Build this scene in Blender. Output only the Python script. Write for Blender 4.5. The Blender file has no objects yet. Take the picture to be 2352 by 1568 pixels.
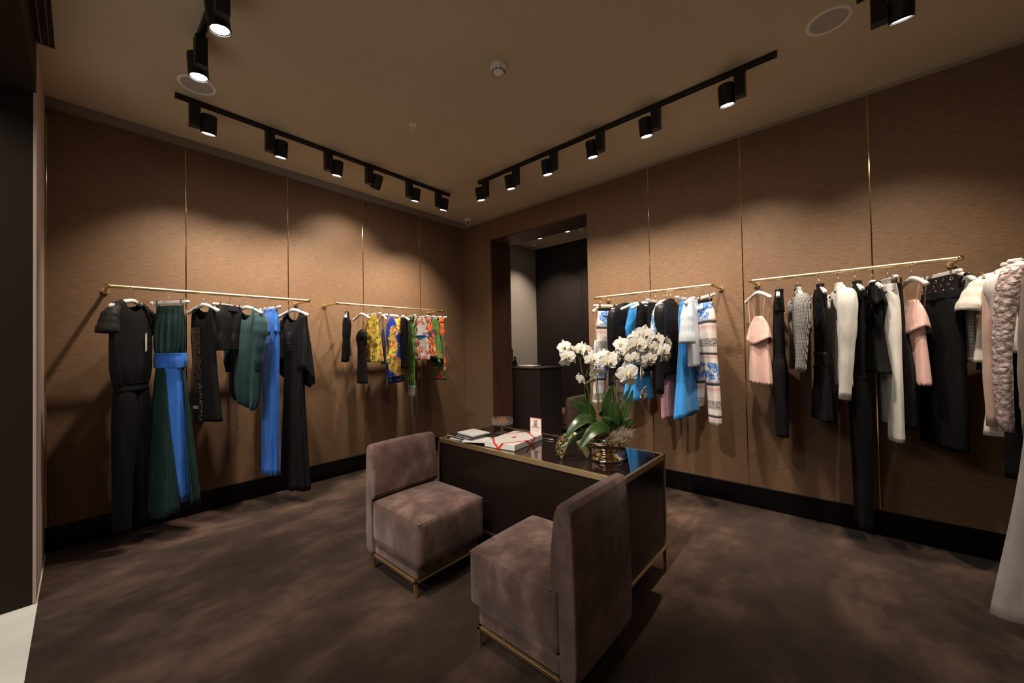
import bpy, bmesh, math, random
from mathutils import Vector, Matrix
PI = math.pi
sc = bpy.context.scene
COL = sc.collection

# ------------------------------------------------------------------ camera, world, exposure
YAW, PITCH, ROLL = math.radians(41.3926), math.radians(0.9002), math.radians(-1.0611)
fw = Vector((math.cos(YAW) * math.cos(PITCH), math.sin(YAW) * math.cos(PITCH), math.sin(PITCH)))
r0 = Vector((math.sin(YAW), -math.cos(YAW), 0)); u0 = r0.cross(fw)
rt = r0 * math.cos(ROLL) + u0 * math.sin(ROLL); up = -r0 * math.sin(ROLL) + u0 * math.cos(ROLL)
cam_d = bpy.data.cameras.new('camera'); cam = bpy.data.objects.new('camera', cam_d); COL.objects.link(cam)
cam_d.sensor_width = 36; cam_d.lens = 874.26 * 36 / 2352; cam_d.clip_start = 0.05
cam.matrix_world = Matrix(((rt.x, up.x, -fw.x, -4.0117), (rt.y, up.y, -fw.y, -4.5287), (rt.z, up.z, -fw.z, 1.47), (0, 0, 0, 1)))
sc.camera = cam
W = bpy.data.worlds.new('world'); sc.world = W; W.use_nodes = True
W.node_tree.nodes['Background'].inputs[0].default_value = (1.0, 0.85, 0.7, 1)
W.node_tree.nodes['Background'].inputs[1].default_value = 0.02
sc.view_settings.view_transform = 'Standard'; sc.view_settings.look = 'None'
sc.view_settings.gamma = 1; sc.view_settings.use_curve_mapping = False
sc.view_settings.exposure = 0.0
sc.cycles.use_denoising = True
sc.cycles.max_bounces = 8; sc.cycles.diffuse_bounces = 4; sc.cycles.glossy_bounces = 4
sc.cycles.transmission_bounces = 8; sc.cycles.transparent_max_bounces = 8
sc.cycles.sample_clamp_indirect = 4.0
SPOT_W = 160.0            # one track spotlight
LAMP_COL = (1.0, 0.86, 0.70)

# ------------------------------------------------------------------ materials
def newmat(name):
    m = bpy.data.materials.new(name); m.use_nodes = True
    nt = m.node_tree; b = nt.nodes['Principled BSDF']
    return m, nt, b
def plain(name, col, rough=0.5, metal=0.0, spec=0.5, sheen=0.0, coat=0.0, bump=None, trans=0.0, ior=1.45, emis=None):
    m, nt, b = newmat(name)
    b.inputs['Base Color'].default_value = (*col, 1); b.inputs['Roughness'].default_value = rough
    b.inputs['Metallic'].default_value = metal; b.inputs['Specular IOR Level'].default_value = spec
    b.inputs['Sheen Weight'].default_value = sheen; b.inputs['Coat Weight'].default_value = coat
    b.inputs['Transmission Weight'].default_value = trans; b.inputs['IOR'].default_value = ior
    if emis:
        b.inputs['Emission Color'].default_value = (*emis[0], 1); b.inputs['Emission Strength'].default_value = emis[1]
    if bump:
        tc = nt.nodes.new('ShaderNodeTexCoord'); n = nt.nodes.new('ShaderNodeTexNoise'); bp = nt.nodes.new('ShaderNodeBump')
        n.inputs['Scale'].default_value = bump[0]; bp.inputs['Strength'].default_value = bump[1]; bp.inputs['Distance'].default_value = 0.01
        nt.links.new(tc.outputs['Object'], n.inputs['Vector']); nt.links.new(n.outputs['Fac'], bp.inputs['Height'])
        nt.links.new(bp.outputs[0], b.inputs['Normal'])
    return m
def N(nt, kind, **kw):
    n = nt.nodes.new(kind)
    for k, v in kw.items(): setattr(n, k, v)
    return n
def noise(nt, vec, scale, detail=3, rough=0.5):
    n = N(nt, 'ShaderNodeTexNoise'); n.inputs['Scale'].default_value = scale; n.inputs['Detail'].default_value = detail
    n.inputs['Roughness'].default_value = rough; nt.links.new(vec, n.inputs['Vector']); return n.outputs['Fac']
def mapping(nt, scale=(1, 1, 1), rot=(0, 0, 0), loc=(0, 0, 0)):
    tc = N(nt, 'ShaderNodeTexCoord'); mp = N(nt, 'ShaderNodeMapping')
    mp.inputs['Scale'].default_value = scale; mp.inputs['Rotation'].default_value = rot; mp.inputs['Location'].default_value = loc
    nt.links.new(tc.outputs['Object'], mp.inputs['Vector']); return mp.outputs[0]
def ramp(nt, fac, stops, interp='LINEAR'):
    r = N(nt, 'ShaderNodeValToRGB'); r.color_ramp.interpolation = interp
    els = r.color_ramp.elements
    while len(els) < len(stops): els.new(0.5)
    for e, (p, c) in zip(els, stops): e.position = p; e.color = (*c, 1)
    nt.links.new(fac, r.inputs['Fac']); return r.outputs['Color']
def mix(nt, fac, a, b, mode='MIX'):
    m = N(nt, 'ShaderNodeMix', data_type='RGBA', blend_type=mode)
    for sock, v in ((m.inputs[0], fac), (m.inputs[6], a), (m.inputs[7], b)):
        if isinstance(v, (int, float)): sock.default_value = v
        elif isinstance(v, tuple): sock.default_value = (*v, 1)
        else: nt.links.new(v, sock)
    return m.outputs[2]
def bumpit(nt, b, fac, strength, dist=0.01):
    bp = N(nt, 'ShaderNodeBump'); bp.inputs['Strength'].default_value = strength; bp.inputs['Distance'].default_value = dist
    nt.links.new(fac, bp.inputs['Height']); nt.links.new(bp.outputs[0], b.inputs['Normal'])
def math_(nt, op, a, b=None):
    m = N(nt, 'ShaderNodeMath', operation=op)
    for i, v in enumerate((a, b)):
        if v is None: continue
        if isinstance(v, (int, float)): m.inputs[i].default_value = v
        else: nt.links.new(v, m.inputs[i])
    return m.outputs[0]

def m_grasscloth(name, a, c, tint=1.0):
    m, nt, b = newmat(name)
    v = mapping(nt, (6, 6, 190)); n1 = noise(nt, v, 2.0, 6, 0.7)
    v2 = mapping(nt, (22, 22, 420)); n2 = noise(nt, v2, 1.0, 4, 0.7)
    v3 = mapping(nt, (1, 1, 1)); n3 = noise(nt, v3, 1.6, 2)
    base = ramp(nt, n1, [(0.33, a), (0.66, c)])
    base = mix(nt, 0.75, base, ramp(nt, n2, [(0.3, (0.6, 0.58, 0.57)), (0.7, (1.25, 1.25, 1.25))]), 'MULTIPLY')
    base = mix(nt, 0.5, base, ramp(nt, n3, [(0.3, (0.85, 0.85, 0.85)), (0.7, (1.1, 1.08, 1.05))]), 'MULTIPLY')
    nt.links.new(base, b.inputs['Base Color']); b.inputs['Roughness'].default_value = 0.55
    b.inputs['Specular IOR Level'].default_value = 0.35; b.inputs['Sheen Weight'].default_value = 0.15
    bumpit(nt, b, n1, 0.35, 0.004); return m
M = {}
M['wall'] = m_grasscloth('grasscloth_wallcovering', (0.110, 0.060, 0.031), (0.285, 0.166, 0.089))
M['wood'] = None
def m_wood():
    m, nt, b = newmat('dark_stained_wood')
    n1 = noise(nt, mapping(nt, (14, 14, 1.2)), 2.0, 6, 0.6)
    c = ramp(nt, n1, [(0.3, (0.045, 0.018, 0.009)), (0.7, (0.10, 0.042, 0.022))])
    nt.links.new(c, b.inputs['Base Color']); b.inputs['Roughness'].default_value = 0.55; return m
M['wood'] = m_wood()
def m_plaster(name, col):
    m, nt, b = newmat(name)
    n1 = noise(nt, mapping(nt), 1.1, 3)
    nt.links.new(ramp(nt, n1, [(0.3, tuple(x * 0.93 for x in col)), (0.7, tuple(x * 1.05 for x in col))]), b.inputs['Base Color'])
    b.inputs['Roughness'].default_value = 0.9; b.inputs['Specular IOR Level'].default_value = 0.1
    bumpit(nt, b, noise(nt, mapping(nt), 240, 2), 0.05, 0.002); return m
M['ceiling'] = m_plaster('taupe_ceiling_paint', (0.56, 0.47, 0.335))
M['cove'] = m_plaster('grey_cove_plaster', (0.42, 0.36, 0.30))
M['beige'] = m_plaster('beige_wall_paint', (0.46, 0.40, 0.34))
def m_carpet():
    m, nt, b = newmat('brown_cut_pile_carpet')
    v = mapping(nt); vs = mapping(nt, (1.0, 1.7, 1), (0, 0, 0.7))
    n1 = noise(nt, vs, 1.15, 5, 0.62); n2 = noise(nt, v, 4.2, 6, 0.7); n3 = noise(nt, v, 420, 2)
    c = ramp(nt, n1, [(0.36, (0.032, 0.019, 0.0135)), (0.50, (0.052, 0.031, 0.022)), (0.64, (0.115, 0.071, 0.051))])
    c = mix(nt, 0.6, c, ramp(nt, n2, [(0.32, (0.5, 0.5, 0.5)), (0.68, (1.4, 1.36, 1.33))]), 'MULTIPLY')
    c = mix(nt, 0.5, c, ramp(nt, n3, [(0.3, (0.6, 0.6, 0.6)), (0.7, (1.35, 1.35, 1.35))]), 'MULTIPLY')
    nt.links.new(c, b.inputs['Base Color']); b.inputs['Roughness'].default_value = 1
    b.inputs['Specular IOR Level'].default_value = 0.05; b.inputs['Sheen Weight'].default_value = 0.12; b.inputs['Sheen Roughness'].default_value = 0.5
    bumpit(nt, b, noise(nt, v, 300, 3), 0.5, 0.006); return m
M['carpet'] = m_carpet()
def m_suede():
    m, nt, b = newmat('mauve_brown_suede')
    v = mapping(nt, (1, 1, 1)); n0 = noise(nt, v, 1.9, 3, 0.5); n1 = noise(nt, mapping(nt, (1, 1, 0.7), (0.3, 0.2, 0.4)), 7.5, 5, 0.6)
    f = math_(nt, 'ADD', math_(nt, 'MULTIPLY', n0, 0.35), math_(nt, 'MULTIPLY', n1, 0.65))
    c = ramp(nt, f, [(0.39, (0.100, 0.060, 0.052)), (0.50, (0.155, 0.096, 0.083)), (0.60, (0.255, 0.165, 0.143))])
    nt.links.new(c, b.inputs['Base Color']); b.inputs['Roughness'].default_value = 0.95
    b.inputs['Specular IOR Level'].default_value = 0.1; b.inputs['Sheen Weight'].default_value = 0.35; b.inputs['Sheen Roughness'].default_value = 0.4
    bumpit(nt, b, noise(nt, v, 16, 4), 0.25, 0.006); return m
M['suede'] = m_suede()
M['brass'] = plain('brushed_brass', (0.90, 0.71, 0.40), 0.36, 1.0, bump=(160, 0.05))
M['brass_polished'] = plain('polished_brass', (0.80, 0.60, 0.28), 0.12, 1.0)
M['gold_mirror'] = plain('mirror_gold', (0.90, 0.79, 0.60), 0.035, 1.0)
M['gold_soft'] = plain('satin_gold', (0.92, 0.78, 0.40), 0.35, 0.6)
M['black_metal'] = plain('black_powder_coat', (0.012, 0.011, 0.011), 0.45)
M['black_plinth'] = plain('black_lacquer_skirting', (0.0035, 0.003, 0.003), 0.3, spec=0.3)
M['glass_top'] = plain('dark_brown_lacquer_glass', (0.014, 0.008, 0.007), 0.03, spec=0.6, coat=0.3)
M['lacquer'] = plain('dark_brown_lacquer', (0.013, 0.008, 0.007), 0.22, spec=0.3)
M['counter'] = plain('charcoal_laminate', (0.032, 0.025, 0.023), 0.42)
M['bronze'] = plain('dark_bronze_laminate', (0.020, 0.0125, 0.0085), 0.6, spec=0.2)
M['wardrobe'] = plain('dark_wardrobe_laminate', (0.022, 0.014, 0.014), 0.5)
M['white_plastic'] = plain('white_plastic', (0.86, 0.82, 0.76), 0.45)
M['hanger_white'] = plain('white_lacquered_hanger', (0.78, 0.74, 0.71), 0.35)
M['chrome'] = plain('steel_wire', (0.55, 0.53, 0.51), 0.25, 1.0)
M['speaker_grille'] = plain('grey_speaker_grille', (0.44, 0.40, 0.37), 0.9, spec=0.1)
M['lamp_glow'] = plain('lamp_lens', (1, 1, 1), 0.4, emis=((1.0, 0.93, 0.86), 40.0))
M['down_glow'] = plain('downlight_lens', (1, 1, 1), 0.4, emis=((1.0, 0.9, 0.8), 12.0))
M['glass'] = plain('clear_glass', (0.95, 0.95, 0.95), 0.02, trans=0.95, ior=1.45, spec=0.8)
M['marble'] = None
def m_marble():
    m, nt, b = newmat('cream_marble_floor')
    n1 = noise(nt, mapping(nt, (1, 3, 1)), 2.0, 6)
    nt.links.new(ramp(nt, n1, [(0.3, (0.80, 0.76, 0.68)), (0.7, (0.90, 0.87, 0.80))]), b.inputs['Base Color'])
    b.inputs['Roughness'].default_value = 0.3; return m
M['marble'] = m_marble()

def cloth(name, col, rough=0.85, sheen=0.2, weave=(0.25, 350), spec=0.2, metal=0.0, coat=0.0):
    if name in M: return M[name]
    m, nt, b = newmat(name); v = mapping(nt)
    n1 = noise(nt, v, 9, 3)
    nt.links.new(ramp(nt, n1, [(0.3, tuple(x * 0.9 for x in col)), (0.7, tuple(min(1, x * 1.07) for x in col))]), b.inputs['Base Color'])
    b.inputs['Roughness'].default_value = rough; b.inputs['Sheen Weight'].default_value = sheen
    b.inputs['Specular IOR Level'].default_value = spec; b.inputs['Metallic'].default_value = metal; b.inputs['Coat Weight'].default_value = coat
    fold = noise(nt, mapping(nt, (11, 11, 1.5), (0, 0, 0), (len(name) * .7, 0, 0)), 1.6, 3, 0.5)
    b1 = N(nt, 'ShaderNodeBump'); b1.inputs['Strength'].default_value = 0.55; b1.inputs['Distance'].default_value = 0.03
    nt.links.new(fold, b1.inputs['Height']); nt.links.new(b1.outputs[0], b.inputs['Normal'])
    if weave:
        b2 = N(nt, 'ShaderNodeBump'); b2.inputs['Strength'].default_value = weave[0]; b2.inputs['Distance'].default_value = 0.002
        nt.links.new(noise(nt, v, weave[1], 2), b2.inputs['Height']); nt.links.new(b1.outputs[0], b2.inputs['Normal']); nt.links.new(b2.outputs[0], b.inputs['Normal'])
    M[name] = m; return m
def floral(name, cols, scale=14, ground=None, gmask=None, seed=0.0, rough=0.6):
    m, nt, b = newmat(name)
    v = mapping(nt, (1, 1, 1), (0, 0, 0), (seed, seed * 1.7, seed * 0.6))
    n0 = N(nt, 'ShaderNodeTexNoise'); n0.inputs['Scale'].default_value = scale * 0.8; nt.links.new(v, n0.inputs['Vector'])
    vm = N(nt, 'ShaderNodeVectorMath', operation='MULTIPLY_ADD'); vm.inputs[1].default_value = (0.07, 0.07, 0.07)
    nt.links.new(n0.outputs['Color'], vm.inputs[0]); nt.links.new(v, vm.inputs[2])
    vo = N(nt, 'ShaderNodeTexVoronoi'); vo.inputs['Scale'].default_value = scale * 2.2; nt.links.new(vm.outputs[0], vo.inputs['Vector'])
    sep = N(nt, 'ShaderNodeSeparateColor'); nt.links.new(vo.outputs['Color'], sep.inputs[0])
    k = len(cols); c = ramp(nt, sep.outputs[0], [(i / k, cols[i]) for i in range(k)], 'CONSTANT')
    n2 = noise(nt, v, scale * 6, 4, 0.7)
    c = mix(nt, ramp(nt, n2, [(0.52, (0, 0, 0)), (0.58, (1, 1, 1))]), c, cols[0])
    if ground:
        n3 = noise(nt, v, gmask or 5, 2)
        c = mix(nt, ramp(nt, n3, [(0.47, (0, 0, 0)), (0.51, (1, 1, 1))]), c, ground)
    nt.links.new(c, b.inputs['Base Color']); b.inputs['Roughness'].default_value = rough; b.inputs['Specular IOR Level'].default_value = 0.3
    return m
def m_check(name, a, c, scale, stripes=False):
    m, nt, b = newmat(name)
    v = mapping(nt); sp = N(nt, 'ShaderNodeSeparateXYZ'); nt.links.new(v, sp.inputs[0])
    hx = math_(nt, 'ADD', sp.outputs[0], sp.outputs[1])
    s1 = math_(nt, 'SINE', math_(nt, 'MULTIPLY', hx, scale)); s2 = math_(nt, 'SINE', math_(nt, 'MULTIPLY', sp.outputs[2], scale * 1.1))
    f = math_(nt, 'MULTIPLY', math_(nt, 'GREATER_THAN', s1, -0.25), math_(nt, 'GREATER_THAN', s2, -0.5))
    if stripes: f = math_(nt, 'MULTIPLY', math_(nt, 'GREATER_THAN', s1, 0.1), math_(nt, 'GREATER_THAN', s2, -0.6))
    nt.links.new(mix(nt, f, a, c), b.inputs['Base Color']); b.inputs['Roughness'].default_value = 0.85; return m
def m_rose_stripe():
    m, nt, b = newmat('rose_and_stripe_print'); v = mapping(nt); sp = N(nt, 'ShaderNodeSeparateXYZ'); nt.links.new(v, sp.inputs[0])
    wob = math_(nt, 'MULTIPLY', noise(nt, v, 3, 1), 0.03)
    z = math_(nt, 'FRACT', math_(nt, 'DIVIDE', math_(nt, 'SUBTRACT', math_(nt, 'SUBTRACT', wob, sp.outputs[2]), 0.14), 0.53))
    w, p, k = (0.80, 0.74, 0.70), (0.72, 0.40, 0.40), (0.03, 0.025, 0.03)
    st = ramp(nt, z, [(0, w), (0.34, w), (0.385, k), (0.41, k), (0.43, w), (0.47, p), (0.54, w), (0.61, w), (0.80, w), (0.88, w), (0.905, k), (0.925, k), (0.94, w), (0.97, p), (0.995, w)])
    band = math_(nt, 'MULTIPLY', math_(nt, 'GREATER_THAN', z, 0.66), math_(nt, 'LESS_THAN', z, 0.80))
    lace = math_(nt, 'MULTIPLY', band, ramp(nt, noise(nt, v, 170, 3), [(0.46, (0, 0, 0)), (0.52, (1, 1, 1))]))
    st = mix(nt, lace, st, (0.05, 0.045, 0.05))
    rz = math_(nt, 'MULTIPLY', math_(nt, 'GREATER_THAN', z, 0.06), math_(nt, 'LESS_THAN', z, 0.35))
    rose = math_(nt, 'MULTIPLY', rz, ramp(nt, noise(nt, v, 17, 3, 0.6), [(0.455, (0, 0, 0)), (0.485, (1, 1, 1))]))
    blue = ramp(nt, noise(nt, v, 75, 4, 0.7), [(0.4, (0.01, 0.07, 0.32)), (0.5, (0.06, 0.22, 0.66)), (0.62, (0.55, 0.68, 0.88))])
    st = mix(nt, rose, st, blue)
    nt.links.new(st, b.inputs['Base Color']); b.inputs['Roughness'].default_value = 0.65; return m
def m_rose_only():
    m, nt, b = newmat('white_blue_rose_print'); v = mapping(nt)
    rose = ramp(nt, noise(nt, v, 13, 3, 0.6), [(0.47, (0, 0, 0)), (0.50, (1, 1, 1))])
    blue = ramp(nt, noise(nt, v, 70, 4, 0.7), [(0.4, (0.01, 0.07, 0.32)), (0.5, (0.06, 0.22, 0.66)), (0.62, (0.55, 0.68, 0.88))])
    nt.links.new(mix(nt, rose, (0.80, 0.77, 0.76), blue), b.inputs['Base Color']); b.inputs['Roughness'].default_value = 0.6; return m
def m_sequin():
    m, nt, b = newmat('black_sequins'); v = mapping(nt)
    vo = N(nt, 'ShaderNodeTexVoronoi'); vo.inputs['Scale'].default_value = 230; nt.links.new(v, vo.inputs['Vector'])
    b.inputs['Base Color'].default_value = (0.05, 0.05, 0.055, 1); b.inputs['Metallic'].default_value = 0.9; b.inputs['Roughness'].default_value = 0.16
    sp = N(nt, 'ShaderNodeSeparateColor'); nt.links.new(vo.outputs['Color'], sp.inputs[0])
    nt.links.new(ramp(nt, sp.outputs[0], [(0, (0.01, 0.01, 0.012)), (0.8, (0.08, 0.08, 0.085)), (0.86, (0.7, 0.7, 0.7))], 'CONSTANT'), b.inputs['Base Color'])
    bumpit(nt, b, vo.outputs['Distance'], 1.0, 0.004); return m
def m_lace(name, col, shade):
    m, nt, b = newmat(name); v = mapping(nt)
    vo = N(nt, 'ShaderNodeTexVoronoi'); vo.inputs['Scale'].default_value = 34; nt.links.new(v, vo.inputs['Vector'])
    n = noise(nt, v, 60, 3, 0.6)
    nt.links.new(mix(nt, ramp(nt, vo.outputs['Distance'], [(0.35, (0, 0, 0)), (0.6, (1, 1, 1))]), col, shade), b.inputs['Base Color'])
    b.inputs['Roughness'].default_value = 0.7
    f = math_(nt, 'SUBTRACT', n, vo.outputs['Distance']); bumpit(nt, b, f, 1.0, 0.012); return m
M['rose_stripe'] = m_rose_stripe(); M['rose_white'] = m_rose_only(); M['sequin'] = m_sequin()
BLK = lambda: cloth('black_wool', (0.0085, 0.0085, 0.0095), 0.8, 0.0, (0.25, 350), 0.12)
BLKS = lambda: cloth('black_crepe', (0.010, 0.0098, 0.010), 0.65, 0.0, (0.2, 350), 0.18)
LEATHER = lambda: cloth('black_leather', (0.010, 0.009, 0.009), 0.45, 0.0, (0.35, 60), 0.3)
M['check'] = m_check('black_white_houndstooth', (0.03, 0.03, 0.03), (0.68, 0.66, 0.63), 640)
M['check_big'] = m_check('black_white_basket_check', (0.02, 0.02, 0.02), (0.66, 0.63, 0.60), 520, True)
M['lace_pink'] = m_lace('ruched_pink_lace', (0.88, 0.80, 0.78), (0.66, 0.48, 0.46))
yel, red, grn, nvy = (0.72, 0.55, 0.06), (0.62, 0.05, 0.06), (0.03, 0.12, 0.03), (0.02, 0.03, 0.16)
M['yellow_floral'] = floral('yellow_floral_print', [yel, yel, red, yel, grn, yel, nvy, (0.6, 0.35, 0.1)], 17, seed=3)
M['blue_floral'] = floral('blue_yellow_floral_print', [yel, yel, red, yel, grn, red, (0.6, 0.3, 0.4)], 16, (0.01, 0.045, 0.36), 5, 9)
M['red_white'] = floral('red_white_print', [(0.65, 0.6, 0.55), (0.02, 0.02, 0.02), (0.5, 0.03, 0.03), (0.62, 0.58, 0.54), (0.7, 0.16, 0.03)], 10, seed=5)
M['orange_floral'] = floral('orange_floral_print', [(0.8, 0.14, 0.02), (0.75, 0.08, 0.03), (0.65, 0.6, 0.55), (0.8, 0.22, 0.03), (0.03, 0.05, 0.25), (0.06, 0.14, 0.03)], 15, seed=7)
M['green_orange'] = floral('green_orange_print', [(0.10, 0.30, 0.06), (0.06, 0.20, 0.04), (0.5, 0.04, 0.04), (0.2, 0.35, 0.12), (0.75, 0.16, 0.03)], 11, (0.08, 0.22, 0.05), 6, 2)
M['jungle_floral'] = floral('jungle_floral_print', [(0.78, 0.13, 0.02), (0.6, 0.05, 0.02), (0.05, 0.1, 0.03), (0.62, 0.5, 0.4), (0.8, 0.2, 0.03), (0.03, 0.03, 0.14)], 13, (0.10, 0.13, 0.06), 7, 11)
def m_green_stripe():
    m, nt, b = newmat('green_scratch_print'); n = noise(nt, mapping(nt, (60, 60, 14), (0, 0.5, 0)), 1, 3, 0.6)
    nt.links.new(ramp(nt, n, [(0.40, (0.015, 0.05, 0.012)), (0.5, (0.07, 0.19, 0.03)), (0.6, (0.22, 0.38, 0.09))]), b.inputs['Base Color']); return m
M['green_print'] = m_green_stripe()

# ------------------------------------------------------------------ mesh helpers
class MB:
    def __init__(s): s.v = []; s.f = []
    def add(s, vs, fs):
        o = len(s.v); s.v += [tuple(x) for x in vs]; s.f += [tuple(i + o for i in f) for f in fs]; return s
    def box(s, a, b):
        (x0, y0, z0), (x1, y1, z1) = a, b
        vs = [(x0, y0, z0), (x1, y0, z0), (x1, y1, z0), (x0, y1, z0), (x0, y0, z1), (x1, y0, z1), (x1, y1, z1), (x0, y1, z1)]
        return s.add(vs, [(0, 3, 2, 1), (4, 5, 6, 7), (0, 1, 5, 4), (1, 2, 6, 5), (2, 3, 7, 6), (3, 0, 4, 7)])
    def tube(s, pts, rad, n=12, caps=True, flat=1.0, ref=None):
        pts = [Vector(p) for p in pts]; R = rad if isinstance(rad, (list, tuple)) else [rad] * len(pts)
        rings = []; prev = None
        for i, p in enumerate(pts):
            t = (pts[min(i + 1, len(pts) - 1)] - pts[max(i - 1, 0)]).normalized()
            if prev is None:
                rf = Vector(ref) if ref else (Vector((0, 0, 1)) if abs(t.z) < 0.9 else Vector((1, 0, 0)))
                a = (rf - t * rf.dot(t)).normalized()
            else: a = (prev - t * prev.dot(t)).normalized()
            prev = a; b = t.cross(a)
            rings.append([p + a * R[i] * math.cos(2 * PI * k / n) + b * R[i] * flat * math.sin(2 * PI * k / n) for k in range(n)])
        return s.loft(rings, caps)
    def loft(s, rings, caps=True, close=True):
        n = len(rings[0]); vs = [p for r in rings for p in r]; fs = []
        for i in range(len(rings) - 1):
            for k in range(n if close else n - 1):
                k2 = (k + 1) % n; fs.append((i * n + k, i * n + k2, (i + 1) * n + k2, (i + 1) * n + k))
        if caps: fs.append(tuple(range(n - 1, -1, -1))); fs.append(tuple((len(rings) - 1) * n + k for k in range(n)))
        return s.add(vs, fs)
    def lathe(s, prof, n=32, c=(0, 0, 0), mod=None, caps=False):
        rings = []
        for (r, z) in prof:
            ring = []
            for k in range(n):
                a = 2 * PI * k / n; rr, zz = (mod(r, z, a) if mod else (r, z))
                ring.append((c[0] + rr * math.cos(a), c[1] + rr * math.sin(a), c[2] + zz))
            rings.append(ring)
        return s.loft(rings, caps)
    def prism(s, poly, y0, y1):      # polygon in xz, extruded along y
        n = len(poly)
        vs = [(x, y0, z) for x, z in poly] + [(x, y1, z) for x, z in poly]
        return s.add(vs, [tuple(range(n)), tuple(range(2 * n - 1, n - 1, -1))] + [(i, i + n, (i + 1) % n + n, (i + 1) % n) for i in range(n)])
    def sphere(s, c, r, n=10, sz=1.0):
        prof = [(max(1e-4, r * math.sin(PI * i / n)), r * sz * math.cos(PI * i / n)) for i in range(n + 1)]
        return s.lathe(prof, n + 4, c, caps=True)
    def xf(s, mat, start=0):
        for i in range(start, len(s.v)): s.v[i] = tuple(mat @ Vector(s.v[i]))
        return s
    def build(s, name, mat, parent=None, smooth=True, bevel=0.0, solid=0.0, seg=2, sub=0, angle=35):
        me = bpy.data.meshes.new(name); me.from_pydata(s.v, [], s.f); me.update()
        bm = bmesh.new(); bm.from_mesh(me); bmesh.ops.recalc_face_normals(bm, faces=bm.faces); bm.to_mesh(me); bm.free()
        o = bpy.data.objects.new(name, me); COL.objects.link(o); me.materials.append(M[mat] if isinstance(mat, str) else mat)
        if parent: o.parent = parent
        if bevel: 
            md = o.modifiers.new('bevel', 'BEVEL'); md.width = bevel; md.segments = seg; md.limit_method = 'ANGLE'
        if sub: md = o.modifiers.new('sub', 'SUBSURF'); md.levels = sub; md.render_levels = sub
        if solid: md = o.modifiers.new('solid', 'SOLIDIFY'); md.thickness = solid; md.offset = 0
        if smooth:
            me.polygons.foreach_set('use_smooth', [True] * len(me.polygons))
            if not sub: me.set_sharp_from_angle(angle=math.radians(angle))
        return o
def tag(o, label=None, cat=None, group=None, kind=None):
    if label: o['label'] = label
    if cat: o['category'] = cat
    if group: o['group'] = group
    if kind: o['kind'] = kind
    return o
def empty(name, loc=(0, 0, 0), rz=0.0, label=None, cat=None, group=None):
    o = bpy.data.objects.new(name, None); COL.objects.link(o); o.location = loc; o.rotation_euler = (0, 0, rz); o.empty_display_size = 0.1
    return tag(o, label, cat, group)
def struct(name, mb, mat, bevel=0.0, smooth=False):
    return tag(mb.build(name, mat, None, smooth, bevel), kind='structure')
def copy_tree(o, parent=None):
    c = o.copy(); COL.objects.link(c)
    if parent: c.parent = parent
    for ch in list(o.children): copy_tree(ch, c)
    return c
def crom(keys, t):
    ks = [k[0] for k in keys]
    if t <= ks[0]: return list(keys[0][1:])
    if t >= ks[-1]: return list(keys[-1][1:])
    i = max(j for j in range(len(ks)) if ks[j] <= t); i = min(i, len(ks) - 2)
    u = (t - ks[i]) / (ks[i + 1] - ks[i]); a, b = keys[i], keys[i + 1]; p = keys[max(i - 1, 0)]; q = keys[min(i + 2, len(keys) - 1)]
    out = []
    for d in range(1, len(a)):
        h = ks[i + 1] - ks[i]
        ma = (b[d] - p[d]) / max(1e-6, b[0] - p[0]) * h; mb_ = (q[d] - a[d]) / max(1e-6, q[0] - a[0]) * h
        out.append((2 * u ** 3 - 3 * u * u + 1) * a[d] + (u ** 3 - 2 * u * u + u) * ma + (-2 * u ** 3 + 3 * u * u) * b[d] + (u ** 3 - u * u) * mb_)
    return out

# ------------------------------------------------------------------ the room
XL, YB, HW, HC = -4.19, -5.72, 3.362, 3.40
struct('floor', MB().box((XL + .01, YB - .1, -.1), (2.2, 0.3, 0)), 'carpet')
struct('trim_1', MB().box((-9.0, YB - .1, -.1), (XL + .01, 0.3, -.004)), 'marble')
w = MB().box((XL - .6, 0, 0), (0, .12, HW)); struct('wall_left', w, 'wall')
w = MB().box((0, YB - .1, 0), (.40, -2.22, HW)).box((0, -0.60, 0), (.40, .12, HW)).box((0, -2.22, 3.07), (.40, -0.60, HW))
struct('wall_right', w, 'wall')
w = MB().box((XL - .6, -.86, 0), (XL, 0, HC + .2)).box((XL - .6, YB, 3.07), (XL, -.86, HC + .2)); struct('wall_front', w, 'bronze')
struct('wall_back', MB().box((XL - .6, YB - .1, 0), (0, YB, HW + .2)), 'wall')
# wooden lining of the doorway
w = MB().box((.004, -.62, 0), (.415, -.598, 3.068)).box((.004, -2.222, 3.05), (.415, -.598, 3.072)); struct('door_1', w, 'wood')
# cove plaster above the panelling and the dropped ceiling
struct('trim_2', MB().box((XL - .1, .012, HW - .02), (.13, .11, 3.56)).box((.012, YB, HW - .02), (.11, .012, 3.56)).box((XL - .1, -.4, 3.50), (.11, .02, 3.56)), 'cove')
struct('ceiling', MB().box((XL - .0, YB, HC), (0.02, -.118, 3.54)), 'ceiling')
struct('trim_16', MB().box((XL - .01, -.862, .0), (XL + .003, -.06, HC)), m_plaster('taupe_jamb_paint', (.55, .43, .37)))
# skirtings
struct('baseboard_left', MB().box((XL, -.014, 0), (0, .01, .186)), 'black_plinth', .002)
struct('baseboard_right', MB().box((-.014, YB, 0), (.01, -2.22, .186)).box((-.014, -.60, 0), (.01, 0, .186)), 'black_plinth', .002)
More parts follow.
